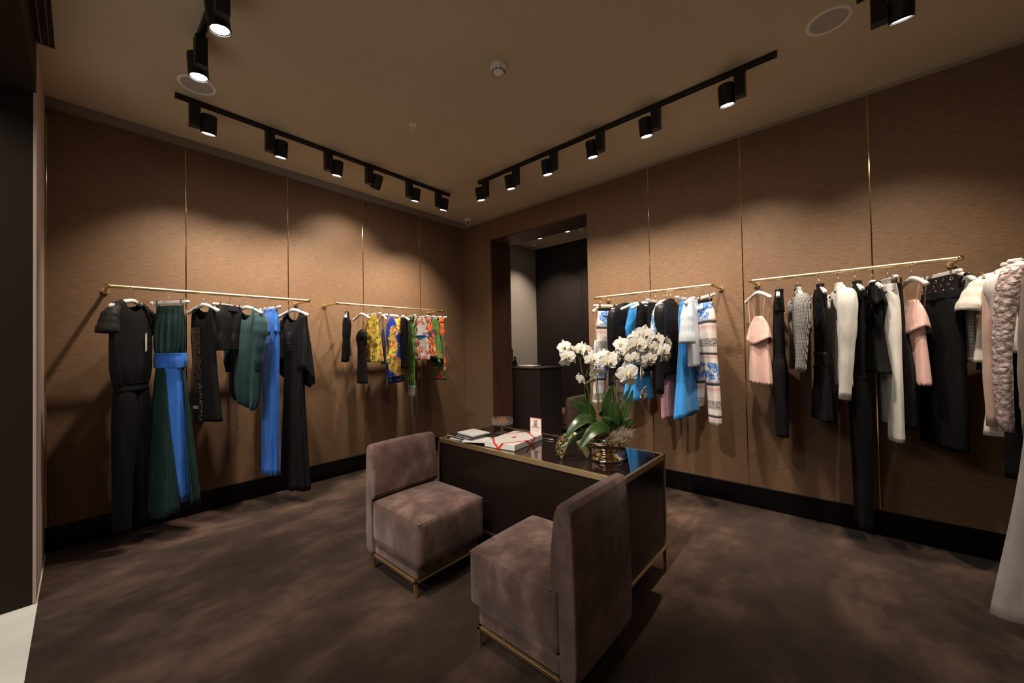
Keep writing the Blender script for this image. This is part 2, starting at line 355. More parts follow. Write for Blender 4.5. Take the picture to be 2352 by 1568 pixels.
# brass seams between wall panels
for i, x in enumerate((-3.371, -2.521, -1.670, -.823)):
    struct(f'trim_{i + 3}', MB().box((x - .0045, -.004, .19), (x + .0045, .004, HW - .004)), 'brass_polished', .0015)
for i, y in enumerate((-4.685, -3.8255, -2.969)):
    struct(f'trim_{i + 7}', MB().box((-.004, y - .0045, .19), (.004, y + .0045, HW - .004)), 'brass_polished', .0015)
for i, y in enumerate((-2.106, -1.404, -.706)):
    struct(f'trim_{i + 10}', MB().box((-.003, y - .0035, 3.075), (.004, y + .0035, HW - .004)), 'brass_polished', .001)
struct('trim_13', MB().box((-.009, -.009, .19), (.0, .0, HW - .004)), 'brass_polished', .002)
struct('trim_14', MB().box((XL, -.012, .19), (XL + .012, 0, HW - .06)), 'brass_polished', .002)
# back room
struct('wall_5', MB().box((.40, .11, 0), (2.12, .2, 3.5)), 'beige')
struct('wall_6', MB().box((.40, -3.4, 0), (2.12, -3.3, 3.5)), 'beige')
struct('ceiling_2', MB().box((.40, -3.4, HC), (1.98, .2, 3.5)), 'ceiling')
struct('trim_15', MB().box((1.98, -3.4, HC + .06), (2.3, .2, 3.5)), 'counter')
wd = empty('wardrobe', (2.0, 0, 0), 0, 'tall dark built-in wardrobe wall with flush doors in the room beyond the doorway', 'wardrobe')
for i in range(6):
    y1 = .105 - i * .52; d = MB().box((0, y1 - .517, .01), (.08, y1, HC + .05)).build('door', 'wardrobe', wd, False, .002)
    if i % 2 == 0 and i > 0: pass
    hy = y1 - .49 if i % 2 == 0 else y1 - .03
    MB().box((-.018, hy - .02, .97), (0, hy + .02, .985)).build('handle', 'brass', d, False, .003)
MB().box((.085, -3.3, 0), (.2, .105, HC + .05)).build('back_panel', 'wardrobe', wd, False)

# ------------------------------------------------------------------ lighting track and lamps
def box_obj(name, a, b, mat, label, cat, bevel=.002, group=None):
    return tag(MB().box(a, b).build(name, mat, None, False, bevel), label, cat, group)
def track(a, b, label):
    ax = 0 if abs(a[0] - b[0]) > abs(a[1] - b[1]) else 1
    L = abs(a[ax] - b[ax]); c = [(a[0] + b[0]) / 2, (a[1] + b[1]) / 2]
    t = empty('lighting_track', (c[0], c[1], HC), 0 if ax == 0 else PI / 2, label, 'lighting track')
    m = MB().box((-L / 2, -.018, -.012), (L / 2, .018, 0)).box((-L / 2, -.018, -.03), (L / 2, -.008, -.012)).box((-L / 2, .008, -.03), (L / 2, .018, -.012))
    m.build('track_channel', 'black_metal', t, False, .001)
    for s in (-1, 1): MB().box((s * L / 2 - .008, -.019, -.032), (s * L / 2 + .008, .019, 0)).build('end_cap', 'black_metal', t, False, .002)
track((-3.54, -.84), (-.965, -.84), 'long black lighting track on the ceiling along the left wall')
track((-.955, -1.375), (-.955, -4.215), 'long black lighting track on the ceiling along the right wall')
track((-3.53, -1.56), (-3.53, -4.3), 'black lighting track running towards the camera at upper left')
track((-1.13, -4.62), (-1.13, -5.6), 'short black lighting track at the upper right corner of the view')
def make_lamp():
    r = empty('track_spotlight', (0, 0, 0), 0, 'x', 'spotlight')
    MB().box((-.033, -.030, -.205), (.033, .030, -.028)).build('driver_box', 'black_metal', r, False, .003)
    MB().box((-.045, -.015, -.034), (.045, .015, -.014)).build('track_adapter', 'black_metal', r, False, .003)
    return r
def lamp(x, y, rz, tilt, pan, label, group, side=1, power=SPOT_W, on=True, cone=84, blend=1.0, extra=12):
    """side: local +x offset of the head; tilt leans the beam to local +y; pan turns the head about z"""
    r = make_lamp(); r.location = (x, y, HC); r.rotation_euler = (0, 0, rz); r['label'] = label; r['group'] = group
    hd = MB().lathe([(.001, .072), (.042, .072), (.050, .064), (.0515, .02), (.0515, -.070), (.0475, -.070), (.0465, -.058), (.001, -.058)], 32)
    hd = hd.tube([(-side * .03, 0, .03), (-side * .055, 0, .03)], .012)
    h = hd.build('lamp_head', 'black_metal', r, True)
    h.location = (side * .086, 0, -.155); h.rotation_euler = (tilt, 0, pan)
    ln = MB().lathe([(.001, -.0605), (.034, -.062), (.040, -.0605), (.041, -.0590)], 32).build('lens', 'lamp_glow' if on else 'black_metal', h)
    MB().lathe([(.041, -.058), (.041, -.0635), (.046, -.0635), (.046, -.058)], 32).build('trim_ring', 'chrome', h)
    if on:
        ld = bpy.data.lights.new('spot', 'SPOT'); ld.energy = power; ld.color = LAMP_COL; ld.spot_size = math.radians(cone); ld.spot_blend = blend; ld.shadow_soft_size = .03
        lo = bpy.data.objects.new('spot_light', ld); COL.objects.link(lo); lo.parent = h; lo.location = (0, 0, -.068); lo.rotation_euler = (Rd(extra), 0, 0)
    return r
Rd = math.radians
order = ('first', 'second', 'third', 'fourth', 'fifth', 'sixth')
for i, x in enumerate((-3.435, -2.931, -2.44, -2.025, -1.543, -1.132)):
    lamp(x, -.84, 0, Rd(14 if i != 3 else 34), Rd(0), f'{order[i]} black cylindrical spotlight from the left on the left wall track', 'spotlights on the left wall track', 1, SPOT_W if i != 3 else SPOT_W * .5)
for i, y in enumerate((-1.473, -1.932, -2.421, -2.924, -3.419, -4.007)):
    lamp(-.955, y, -PI / 2, Rd(14), Rd(0), f'{order[i]} black cylindrical spotlight from the room corner on the right wall track', 'spotlights on the right wall track', -1, SPOT_W * (.55 if i < 2 else 1))
lamp(-3.53, -1.64, -PI / 2, Rd(4), 0, 'black spotlight at the far end of the upper left track, beside the round ceiling speaker', 'spotlights on the upper left track', -1, SPOT_W * .35, cone=60, extra=0)
lamp(-3.53, -2.16, -PI / 2, Rd(8), 0, 'black spotlight at the top edge of the view on the upper left track', 'spotlights on the upper left track', -1, SPOT_W * .3, cone=60, extra=12)
lamp(-1.13, -4.70, -PI / 2, Rd(22), 0, 'black spotlight cropped by the top edge at upper right', 'spotlights at the upper right', 1, SPOT_W * .85, extra=4)
lamp(-1.13, -5.30, -PI / 2, Rd(6), 0, 'black spotlight above the clothes at the right edge of the view', 'spotlights at the upper right', 1, SPOT_W * .5, extra=6)
# lamps of the same tracks outside the frame
lamp(-3.53, -2.95, -PI / 2, Rd(23), Rd(24), 'black spotlight on the upper left track above the camera', 'spotlights on the upper left track', -1, SPOT_W * 1.15, cone=54, extra=4)
lamp(-3.53, -3.75, -PI / 2, Rd(36), Rd(12), 'black spotlight nearest the shop opening on the upper left track', 'spotlights on the upper left track', -1, SPOT_W * 1.9, cone=46, extra=4)

# ------------------------------------------------------------------ small ceiling fittings
def ceiling_speaker(x, y, r, label):
    t = empty('ceiling_speaker', (x, y, HC), 0, label, 'ceiling speaker', 'round ceiling speakers')
    MB().lathe([(r - .021, -.001), (r - .019, -.005), (r - .004, -.005), (r, 0)], 48).build('rim', 'white_plastic', t)
    MB().lathe([(.001, -.003), (r - .020, -.002)], 48).build('grille', 'speaker_grille', t)
ceiling_speaker(-1.03, -4.49, .112, 'round grey ceiling speaker with pale rim at the upper right')
ceiling_speaker(-3.455, -1.06, .112, 'round grey ceiling speaker with pale rim behind the upper left spotlight')
def smoke(x, y, label, s=1.0):
    t = empty('smoke_detector', (x, y, HC), 0, label, 'smoke detector', 'smoke detectors')
    t.scale = (s, s, s)
    MB().lathe([(.056, 0), (.058, -.010), (.056, -.022), (.052, -.024)], 40).lathe([(.052, -.022), (.050, -.030), (.040, -.046), (.037, -.050), (.028, -.057), (.001, -.059)], 40).build('housing', 'white_plastic', t)
    for k in range(8):
        a = 2 * PI * (k + .5) / 8; m = MB().box((-.012, -.0015, -.0035), (.012, .0015, .0035)); m.xf(Matrix.Translation((.0405 * math.cos(a), .0405 * math.sin(a), -.047)) @ Matrix.Rotation(a + PI / 2, 4, 'Z') @ Matrix.Rotation(.6, 4, 'X'))
        m.build('vent_slot', 'black_metal', t, False)
smoke(-2.119, -2.782, 'cream domed smoke detector in the middle of the main ceiling')
smoke(1.45, -1.30, 'cream smoke detector on the ceiling of the back room', .9)
t = empty('sprinkler', (-2.118, -1.765, HC), 0, 'small white fire sprinkler head hanging from the ceiling', 'sprinkler')
MB().lathe([(.012, -.001), (.026, -.004), (.031, -.002), (.032, 0)], 32).build('escutcheon', 'white_plastic', t)
MB().tube([(0, 0, 0), (0, 0, -.045)], .0045, 8).build('stem', 'white_plastic', t)
MB().lathe([(.001, -.044), (.012, -.046), (.012, -.048), (.001, -.048)], 20, caps=True).build('deflector', 'white_plastic', t)
def dome_cam(x, y, label, s=1.0, tgt=(-3, -3, 1.2)):
    t = empty('security_camera', (x, y, HC), 0, label, 'security camera', 'security cameras'); t.scale = (s, s, s)
    MB().lathe([(.052, 0), (.052, -.010), (.044, -.018), (.001, -.022)], 32).build('base', 'white_plastic', t)
    d = (Vector(tgt) - Vector((x, y, HC - .05))).normalized(); m = MB().sphere((0, 0, -.045), .034, 14); m.build('eyeball', 'white_plastic', t)
    MB().tube([Vector((0, 0, -.045)) + d * .02, Vector((0, 0, -.045)) + d * .037], .018, 20).build('lens', 'black_metal', t)
dome_cam(-.17, -.31, 'white dome security camera in the ceiling corner above the panelling')
dome_cam(1.68, -.13, 'white dome security camera on the back room ceiling', 1.1)
t = empty('air_vent', (-4.15, -.84, HC), 0, 'long black slot air vent in the ceiling at far upper left', 'air vent')
MB().box((-.04, -1.6, -.006), (.034, 0, .0)).build('frame', 'black_metal', t, False, .001)
MB().box((-.022, -1.58, -.008), (-.018, -.015, -.006)).box((.010, -1.58, -.008), (.014, -.015, -.006)).build('blade', 'chrome', t, False)
for i, (x, y) in enumerate(((1.384, -.468), (1.391, -1.05))):
    t = empty('downlight', (x, y, HC), 0, ('recessed white downlight nearer the beige wall' if i == 0 else 'recessed white downlight nearer the smoke detector') + ' in the back room', 'downlight', 'back room downlights')
    MB().lathe([(.036, -.002), (.046, -.005), (.052, 0)], 32).build('rim', 'white_plastic', t)
    MB().lathe([(.001, -.003), (.036, -.002)], 32).build('lens', 'down_glow', t)
    ld = bpy.data.lights.new('spot', 'SPOT'); ld.energy = 85; ld.color = (1, .84, .68); ld.spot_size = Rd(105); ld.spot_blend = .7; ld.shadow_soft_size = .04
    lo = bpy.data.objects.new('spot_light', ld); COL.objects.link(lo); lo.parent = t; lo.location = (0, 0, -.02)
# light of the shopping arcade outside the shop front
t = empty('arcade_ceiling_light', (-6.0, -2.6, 3.6), 0, 'bright ceiling light panel of the arcade outside the shop opening', 'ceiling light')
MB().box((-.62, -1.22, 0), (.62, 1.22, .05)).build('housing', 'white_plastic', t, False)
ld = bpy.data.lights.new('panel', 'AREA'); ld.shape = 'RECTANGLE'; ld.size = 1.2; ld.size_y = 2.4; ld.energy = 120; ld.color = (1, .93, .84)
lo = bpy.data.objects.new('panel_light', ld); COL.objects.link(lo); lo.parent = t; lo.location = (0, 0, -.01)

# ------------------------------------------------------------------ desk
DX0, DX1, DY0, DY1, DZ = -2.101, -1.471, -3.613, -2.026, .755
t = empty('display_desk', ((DX0 + DX1) / 2, (DY0 + DY1) / 2, 0), 0, 'long dark lacquered display desk with brass edging and mirror-black top', 'desk')
hx, hy = (DX1 - DX0) / 2, (DY1 - DY0) / 2
MB().box((-hx + .008, -hy + .008, .165), (hx - .008, hy - .008, DZ - .008)).build('body', 'lacquer', t, False, .002)
MB().box((-hx + .016, -hy + .016, DZ - .010), (hx - .016, hy - .016, DZ - .001)).build('top', 'glass_top', t, False)
b_ = .018
m = MB().box((-hx, -hy, DZ - .034), (-hx + b_, hy, DZ)).box((hx - b_, -hy, DZ - .034), (hx, hy, DZ)).box((-hx, -hy, DZ - .034), (hx, -hy + b_, DZ)).box((-hx, hy - b_, DZ - .034), (hx, hy, DZ))
m.build('top_rim', 'brass', t, False, .0015)
m = MB().box((-hx, -hy, .145), (-hx + b_, hy, .165)).box((hx - b_, -hy, .145), (hx, hy, .165)).box((-hx, -hy, .145), (hx, -hy + b_, .165)).box((-hx, hy - b_, .145), (hx, hy, .165))
m.build('bottom_rail', 'brass', t, False, .0015)
for sx in (-1, 1):
    for sy in (-1, 1):
        x0, y0 = sx * hx, sy * hy; x1, y1 = x0 - sx * .014, y0 - sy * .014
        MB().box((min(x0, x1), min(y0, y1), .16), (max(x0, x1), max(y0, y1), DZ - .03)).build('corner_edge', 'brass', t, False, .001)
        x1, y1 = x0 - sx * .026, y0 - sy * .026; x2, y2 = x0 - sx * .02, y0 - sy * .02
        MB().loft([[(x0, y0, .15), (x1, y0, .15), (x1, y1, .15), (x0, y1, .15)], [(x0, y0, 0), (x2, y0, 0), (x2, y2, 0), (x0, y2, 0)]]).build('leg', 'brass', t, False, .001)

# ------------------------------------------------------------------ chairs: local +y is the front, legs centred on the origin
def rbox(mb, a, b, r, n=5, puff=(0, 0, 0), div=8):
    """rounded, slightly crowned upholstery block"""
    bm = bmesh.new(); bmesh.ops.create_cube(bm, size=2)
    bmesh.ops.subdivide_edges(bm, edges=bm.edges[:], cuts=div * 2 - 1, use_grid_fill=True)
    c = (Vector(a) + Vector(b)) / 2; h = (Vector(b) - Vector(a)) / 2
    vs = []
    for v in bm.verts:
        p = Vector(v.co); q = Vector((0, 0, 0))
        # spread grid so that the outer cells form the round edge
        for i in range(3):
            s = p[i]; k = 1 - 1.6 / div
            if abs(s) > k: q[i] = math.copysign(h[i] - r + (abs(s) - k) / (1 - k) * r, s)
            else: q[i] = s / k * (h[i] - r)
        inner = Vector([max(-(h[i] - r), min(h[i] - r, q[i])) for i in range(3)]); d = q - inner
        # project onto rounded box
        m_ = max(abs(p.x), abs(p.y), abs(p.z))
        dl = d.length
        if dl > 1e-6: q = inner + d / dl * r * min(1, max(abs(d.x), abs(d.y), abs(d.z)) / r) 
        for i in range(3):
            j, k2 = (i + 1) % 3, (i + 2) % 3
            q[i] += puff[i] * p[i] * (1 - p[j] ** 2) * (1 - p[k2] ** 2)
        vs.append(c + q)
    bm.verts.ensure_lookup_table(); bm.verts.index_update()
    mb.add(vs, [[v.index for v in f.verts] for f in bm.faces]); bm.free(); return mb
def make_chair(label):
    t = empty('lounge_chair', (0, 0, 0), 0, label, 'chair', 'suede lounge chairs')
    lw, ld_ = .250, .242
    s = rbox(MB(), (-.262, -.235, .188), (.262, .305, .462), .028, puff=(.006, .006, .020))
    s.build('seat', 'suede', t)
    # piping round the seat top
    pts = [(-.25, -.20, .455), (-.25, .293, .452), (.25, .293, .452), (.25, -.20, .455)]
    pp = []
    for i in range(3):
        for k in range(12):
            u = k / 12; pp.append(Vector(pts[i]).lerp(Vector(pts[i + 1]), u))
    pp.append(Vector(pts[3])); MB().tube([(x * 1.035, y * 1.022, z - .004) for x, y, z in pp], .0030, 6).build('piping', 'suede', t)
    rbox(MB(), (-.246, -.235, .100), (.246, .256, .186), .016).build('seat_base', 'suede', t)
    # back: profile in yz, swept over the width with rounded ends
    prof = [(-.240, .105), (-.240, .46), (-.205, .475), (-.192, .50), (-.200, .60), (-.212, .70), (-.226, .785), (-.240, .812), (-.262, .824), (-.290, .822), (-.306, .80), (-.314, .70), (-.322, .45), (-.324, .20), (-.318, .12), (-.30, .100), (-.26, .098)]
    cy, cz = -.265, .45; rings = []
    for xx, k in ((-.262, .90), (-.2585, .955), (-.250, .99), (-.235, 1), (-.12, 1.0), (0, 1.0), (.12, 1.0), (.235, 1), (.250, .99), (.2585, .955), (.262, .90)):
        crown = .004 * (1 - (xx / .262) ** 2)
        ring = []
        for (y, z) in prof:
            ring.append((xx, cy + (y - cy) * (k if k < 1 else 1) - (0 if y > cy else crown), z - (1 - k) * .10 * (1 if z > .6 else (-1 if z < .2 else 0)) + (crown * 1.5 if z > .75 else 0)))
        rings.append(ring)
    MB().loft(rings).build('backrest', 'suede', t, True, .004, angle=50)
    q = .009
    fr = MB()
    for sx in (-1, 1): fr.box((sx * lw - q, -ld_ - q, .083), (sx * lw + q, ld_ + q, .100))
    for sy in (-1, 1): fr.box((-lw - q, sy * ld_ - q, .083), (lw + q, sy * ld_ + q, .100))
    fr.build('frame', 'brass', t, False, .0015)
    for sx in (-1, 1):
        for sy in (-1, 1):
            MB().box((sx * lw - q, sy * ld_ - q, 0), (sx * lw + q, sy * ld_ + q, .09)).build('leg', 'brass', t, False, .0015)
    return t
ch = make_chair('brown suede armless chair in the foreground, its tall back turned to the camera')
ch.location = (-2.455, -3.372, 0)
c2 = copy_tree(ch); c2['label'] = 'brown suede armless chair on the left, facing the foreground chair'; c2.location = (-2.452, -2.337, 0); c2.rotation_euler.z = PI
c3 = copy_tree(ch); c3['label'] = 'brown suede chair back just visible to the right of the dark counter'; c3.location = (1.66, -.72, 0); c3.rotation_euler.z = 0; c3.scale = (1, 1, .74)

# ------------------------------------------------------------------ counter in the back room
t = empty('cash_counter', (.60, -1.01, 0), 0, 'tall charcoal cash counter in the doorway room', 'counter')
MB().box((.012, .012, 0), (.60, 1.10, 1.125)).build('body', 'counter', t, False, .003)
MB().box((0, 0, 1.13), (.612, 1.105, 1.15)).build('counter_top', 'counter', t, False, .002)
def laid(name, loc, rz, label, cat): return empty(name, loc, rz, label, cat)
t = laid('cordless_phone', (.90, -.26, 1.15), Rd(-60), 'black cordless phone standing in its charger on the dark counter', 'phone')
MB().box((-.036, -.04, 0), (.036, .04, .03)).box((-.034, -.01, .03), (.034, .034, .075)).build('charger', 'black_metal', t, False, .008)
m = MB().box((-.022, -.012, .03), (.022, .014, .165)); m.build('handset', 'black_metal', t, False, .007)
MB().box((-.015, -.014, .115), (.015, -.011, .140)).build('screen', plain('phone_screen', (.25, .27, .26), .2), t, False)
pap = plain('white_paper', (.80, .79, .80), .8)
t = laid('paper_stack', (.94, -.53, 1.15), Rd(12), 'loose stack of white papers on the dark counter', 'papers')
rn = random.Random(4)
for k in range(6):
    a = rn.uniform(-.25, .25); m = MB().box((-.105, -.148, k * .0032), (.105, .148, k * .0032 + .0025)); m.xf(Matrix.Translation((rn.uniform(-.02, .02), rn.uniform(-.03, .03), 0)) @ Matrix.Rotation(a, 4, 'Z')); m.build('sheet', pap, t, False)
t = laid('card_terminal', (1.12, -.60, 1.15), Rd(10), 'black card terminal lying behind the papers on the counter', 'card terminal')
MB().box((-.04, -.085, 0), (.04, .085, .035)).build('body', 'black_metal', t, False, .008)
MB().box((-.028, .02, .035), (.028, .07, .037)).build('screen', M['lacquer'], t, False)
t = laid('computer_monitor', (.80, -.285, 1.15), Rd(40), 'thin black monitor seen edge-on beside the door jamb on the counter', 'monitor')
MB().box((-.10, -.012, .06), (.10, .012, .30)).build('screen', 'black_metal', t, False, .003)
MB().box((-.015, -.02, .0), (.015, .02, .10)).box((-.03, -.035, 0), (.03, .035, .008)).build('stand', 'black_metal', t, False, .002)

# ------------------------------------------------------------------ things on the desk
def box_mat_text(col): return plain('red_satin_ribbon', col, .4)
ribbon = plain('red_satin_ribbon', (.62, .035, .025), .45)
white_box = plain('white_wrapping_paper', (.60, .585, .56), .6)
t = empty('gift_box', (-1.864, -2.640, DZ), Rd(7), 'flat white gift box tied with thin red ribbon and a red tag', 'gift box')
bx, by, bh = .192, .132, .042
MB().box((-bx, -by, .0005), (bx, by, bh)).build('box', white_box, t, False, .003)
def strap(p, q, wd=.014):
    p, q = Vector(p), Vector(q); d = (q - p).normalized(); n = Vector((0, 0, 1)) if abs(p.z - q.z) < .01 else Vector((-1 if abs(p.x + bx) < .02 else 0, -1 if abs(p.y + by) < .02 else 0, 0)); s_ = d.cross(n).normalized() * wd / 2
    o = n.normalized() * .0012
    return [p + s_ + o, p - s_ + o, q - s_ + o, q + s_ + o, p + s_ - o, p - s_ - o, q - s_ - o, q + s_ - o]
rb = MB(); BF = [(0, 1, 2, 3), (7, 6, 5, 4), (0, 4, 5, 1), (1, 5, 6, 2), (2, 6, 7, 3), (3, 7, 4, 0)]
for (p, q) in ((( -bx, .045, bh), (-.085, by, bh)), ((-bx, -.03, bh), (-.04, -by, bh)), ((.075, -by, bh), (bx, .0, bh)), ((.06, by, bh), (bx, .03, bh)), ((-.05, -by, bh), (-.05 + .12, -by, bh)),
               ((-bx, .045, bh), (-bx, .005, .001)), ((-bx, -.03, bh), (-bx, .005, .001)), ((-.04, -by, bh), (.02, -by, .001)), ((.075, -by, bh), (.02, -by, .001))):
    if abs(p[1] - q[1]) < 1e-6 and p[2] == q[2]: continue
    rb.add(strap(p, q), BF)
rb.build('ribbon', ribbon, t, False)
MB().box((-.020, -.012, bh), (.020, .012, bh + .002)).build('tag', ribbon, t, False)
# sign in a clear stand
t = empty('sign_holder', (-1.663, -2.692, DZ), Rd(-91), 'upright acrylic sign holder with a red-edged information card', 'sign')
MB().box((-.058, -.003, .0), (.058, .003, .164)).build('clear_sleeve', 'glass', t, False, .0005)
MB().box((-.058, -.030, .0), (.058, .030, .003)).build('foot', 'glass', t, False, .0005)
MB().box((-.0565, -.0042, .006), (.0565, -.0032, .163)).build('card_border', plain('red_print', (.55, .14, .11), .6), t, False)
cd = MB().box((-.0515, -.0054, .010), (.0515, -.0042, .157)).build('card', plain('card_white', (.78, .75, .72), .6), t, False)
MB().box((-.017, -.0062, .098), (.017, -.0054, .148)).build('photo', floral('portrait_greys', [(.25, .2, .18), (.1, .08, .08), (.5, .42, .38), (.18, .14, .13), (.35, .28, .25)], 22, seed=1), t, False)
MB().box((-.042, -.0062, .088), (.042, -.0054, .094)).build('heading_band', plain('crimson_print', (.42, .02, .06), .6), t, False)
tx = MB()
for k in range(11):
    zz = .080 - k * .0058
    if k == 5: continue
    tx.box((-.043 + .003 * (k % 3), -.0060, zz), (.043 - .004 * ((k * 7) % 4), -.0054, zz + .0016))
tx.build('text_lines', plain('grey_print', (.48, .44, .42), .6), t, False)
# small silver pen behind the box
t = empty('pen', (-1.635, -2.765, DZ + .006), Rd(-80), 'silver pen lying behind the gift box by the sign', 'pen')
MB().tube([(-.06, 0, 0), (-.055, 0, 0), (.05, 0, 0), (.065, 0, 0)], [.002, .0045, .0045, .001], 12).build('barrel', 'chrome', t)
MB().box((-.055, -.001, .004), (-.015, .001, .0065)).build('clip', 'chrome', t, False)
# booklets
navy_card = plain('black_gloss_cover', (.022, .022, .025), .3)
def booklet(name, x, y, z, rz, w_, l_, th, cover, label, marks=None, ry=0.0):
    t = empty(name, (x, y, z), rz, label, 'booklet', 'booklets on the desk'); t.rotation_euler = (0, ry, rz)
    MB().box((-w_ / 2 + .001, -l_ / 2 + .001, .0008), (w_ / 2 - .001, l_ / 2 - .001, th - .0008)).build('pages', pap, t, False)
    MB().box((-w_ / 2, -l_ / 2, th - .0008), (w_ / 2, l_ / 2, th)).box((-w_ / 2, -l_ / 2, 0), (w_ / 2, l_ / 2, .0008)).build('cover', cover, t, False)
    if marks:
        mm = MB(); x0, y0, n_, st, col = marks
        rr = random.Random(5)
        for k in range(n_):
            hh = .014 if k % 3 else .018
            mm.tube([(x0 - hh / 2, y0 + k * st, th + .0006), (x0 + hh / 2 * rr.uniform(.2, 1), y0 + k * st + st * .35, th + .0006), (x0 - hh / 2 * rr.uniform(-.4, 1), y0 + k * st + st * .8, th + .0006)], .0013, 5, flat=.5)
        mm.build('title', plain('title_ink', col, .5), t, False)
    return t
paper_cover = plain('white_cover', (.80, .79, .79), .4)
booklet('booklet', -1.975, -2.255, DZ + .001, Rd(8), .17, .25, .006, paper_cover, 'white booklet at the bottom of the pile, nearest the front left desk edge')
booklet('booklet', -1.905, -2.335, DZ + .008, Rd(28), .26, .20, .005, navy_card, 'dark booklet whose edge sticks out of the pile towards the glass stand')
booklet('booklet', -2.012, -2.392, DZ + .014, Rd(28), .155, .185, .006, paper_cover, 'white booklet with faint grey title, on the pile next to the gift box', (-.055, -.07, 10, .013, (.4, .4, .42)))
booklet('booklet', -1.990, -2.250, DZ + .021, Rd(-4), .165, .30, .006, navy_card, 'black booklet with white lettering on its cover, under the plain white booklet', (-.056, -.125, 14, .013, (.85, .85, .85)))
booklet('booklet', -1.905, -2.240, DZ + .028, Rd(-4), .165, .215, .008, paper_cover, 'plain white booklet on top of the pile')
# glass cake stand with chocolates
CX, CY = -1.673, -2.336
t = empty('cake_stand', (CX, CY, DZ), 0, 'clear cut-glass footed bowl filled with wrapped chocolates', 'glass bowl')
MB().lathe([(.001, .002), (.056, .001), (.057, .004), (.045, .007), (.012, .014), (.0085, .024), (.014, .032), (.009, .040), (.015, .048), (.010, .056), (.020, .064), (.001, .066)], 40).build('foot', 'glass', t)
MB().lathe([(.001, .062), (.04, .063), (.085, .070), (.095, .078), (.098, .125), (.0955, .125), (.0925, .080), (.083, .0745), (.04, .068), (.001, .067)], 48).build('bowl', 'glass', t)
choc = plain('copper_foil', (.62, .30, .20), .25, .9, bump=(300, .5))
cm = MB().sphere((0, 0, 0), .0085, 8)
co = cm.build('chocolate', choc)
rn = random.Random(8); spots = []
while len(spots) < 58:
    a = rn.uniform(0, 2 * PI); r_ = .080 * math.sqrt(rn.random()); x, y = r_ * math.cos(a), r_ * math.sin(a)
    lay = 0
    for (px, py, pz) in spots:
        if math.hypot(px - x, py - y) < .0155: lay = max(lay, pz + .0135)
    if lay < .03: spots.append((x, y, lay))
for i, (x, y, zz) in enumerate(spots):
    o = co if i == 0 else co.copy()
    if i: COL.objects.link(o)
    o.location = (CX + x, CY + y, DZ + .0835 + zz + .004 * (math.hypot(x, y) / .08) ** 2)
    tag(o, 'small copper-wrapped chocolate in the footed glass bowl', 'chocolate', 'chocolates in the glass bowl')

# gilded ornament of two leaning shells
GY = YAW - PI / 2
t = empty('gilded_ornament', (-1.945, -3.195, DZ), GY, 'gilded sculptural ornament of two leaning leaf shapes with dark beaded outside', 'ornament')
# local x to the right of the picture, y away, z up
def shell_leaf(pts, wv, n=14, m=9):
    """pts: midline (x,y,z,halfwidth); wv: width direction"""
    g = []; wv = Vector(wv).normalized()
    for i in range(n + 1):
        x, y, z, h = crom(pts, i / n); row = []
        tn = Vector(crom(pts, min(1, i / n + .02))[:3]) - Vector(crom(pts, max(0, i / n - .02))[:3]); tn.normalize(); nr = tn.cross(wv).normalized()
        for k in range(m + 1):
            s_ = k / m * 2 - 1; row.append(Vector((x, y, z)) + wv * h * s_ + nr * (-.012 * (1 - s_ * s_)))
        g.append(row)
    return g
def grid(mb, g):
    n, m = len(g), len(g[0]); mb.add([p for r in g for p in r], [(i * m + k, i * m + k + 1, (i + 1) * m + k + 1, (i + 1) * m + k) for i in range(n - 1) for k in range(m - 1)]); return mb
K = 1 / 355.
gl = shell_leaf([(0, -.062, .0, .004, .004), (.25, -.064, .0, .055, .030), (.5, -.050, .0, .10, .042), (.75, -.026, .0, .145, .038), (1, .006, .0, .185, .008)], (.9, -.35, .15))
gr = shell_leaf([(0, .105, .01, .003, .003), (.3, .088, .005, .050, .026), (.6, .055, .0, .105, .030), (1, .018, .0, .170, .010)], (.75, -.6, .1))
grid(MB(), gl).build('leaf_shell', 'gold_soft', t, True, solid=.006)
grid(MB(), gr).build('leaf_shell', 'gold_soft', t, True, solid=.006)
bd = MB(); rn = random.Random(3)
for i in range(2, len(gl) - 1):
    for k in range(len(gl[0]) - 2):
        p = gl[i][k]; 
        bd.sphere(tuple(p + Vector((rn.uniform(-.004, .002) - .006, rn.uniform(-.004, .004) - .004, rn.uniform(-.003, .003)))), rn.uniform(.004, .0065), 5)
bd.build('beading', plain('antique_gold_bead', (.16, .115, .07), .22, .9), t)

# ------------------------------------------------------------------ orchid arrangement
PX, PY = -1.815, -3.372
t = empty('flower_bowl', (PX, PY, DZ), GY, 'polished gold footed bowl with scalloped rim holding the orchids', 'bowl')
def scal(r, z, a):
    if z < .10: return r, z
    k = (z - .10) / .07; s_ = abs(math.sin(2.5 * (a + .35)))
    return r * (1 - .05 * k * (1 - s_)), z - k * .030 * s_ + k * .012
MB().lathe([(.001, .002), (.094, .001), (.098, .006), (.096, .012), (.075, .024), (.058, .042), (.054, .055), (.060, .062), (.085, .072), (.115, .090), (.132, .110), (.137, .132), (.135, .152), (.128, .165)], 80, mod=scal).build('bowl_body', 'gold_mirror', t, solid=.003, angle=60)
rim = []
for k in range(81):
    a = 2 * PI * k / 80; r_, z_ = scal(.129, .166, a); rim.append((r_ * math.cos(a), r_ * math.sin(a), z_))
MB().tube(rim, .0032, 8).build('rim', 'brass_polished', t)
t = empty('moss', (PX, PY, DZ + .13), GY)
rn = random.Random(12)
mm = MB().sphere((0, 0, -.01), .112, 14, .35)
mm.build('moss_bed', plain('brown_bark_compost', (.10, .065, .04), .95, bump=(60, .9)), t)
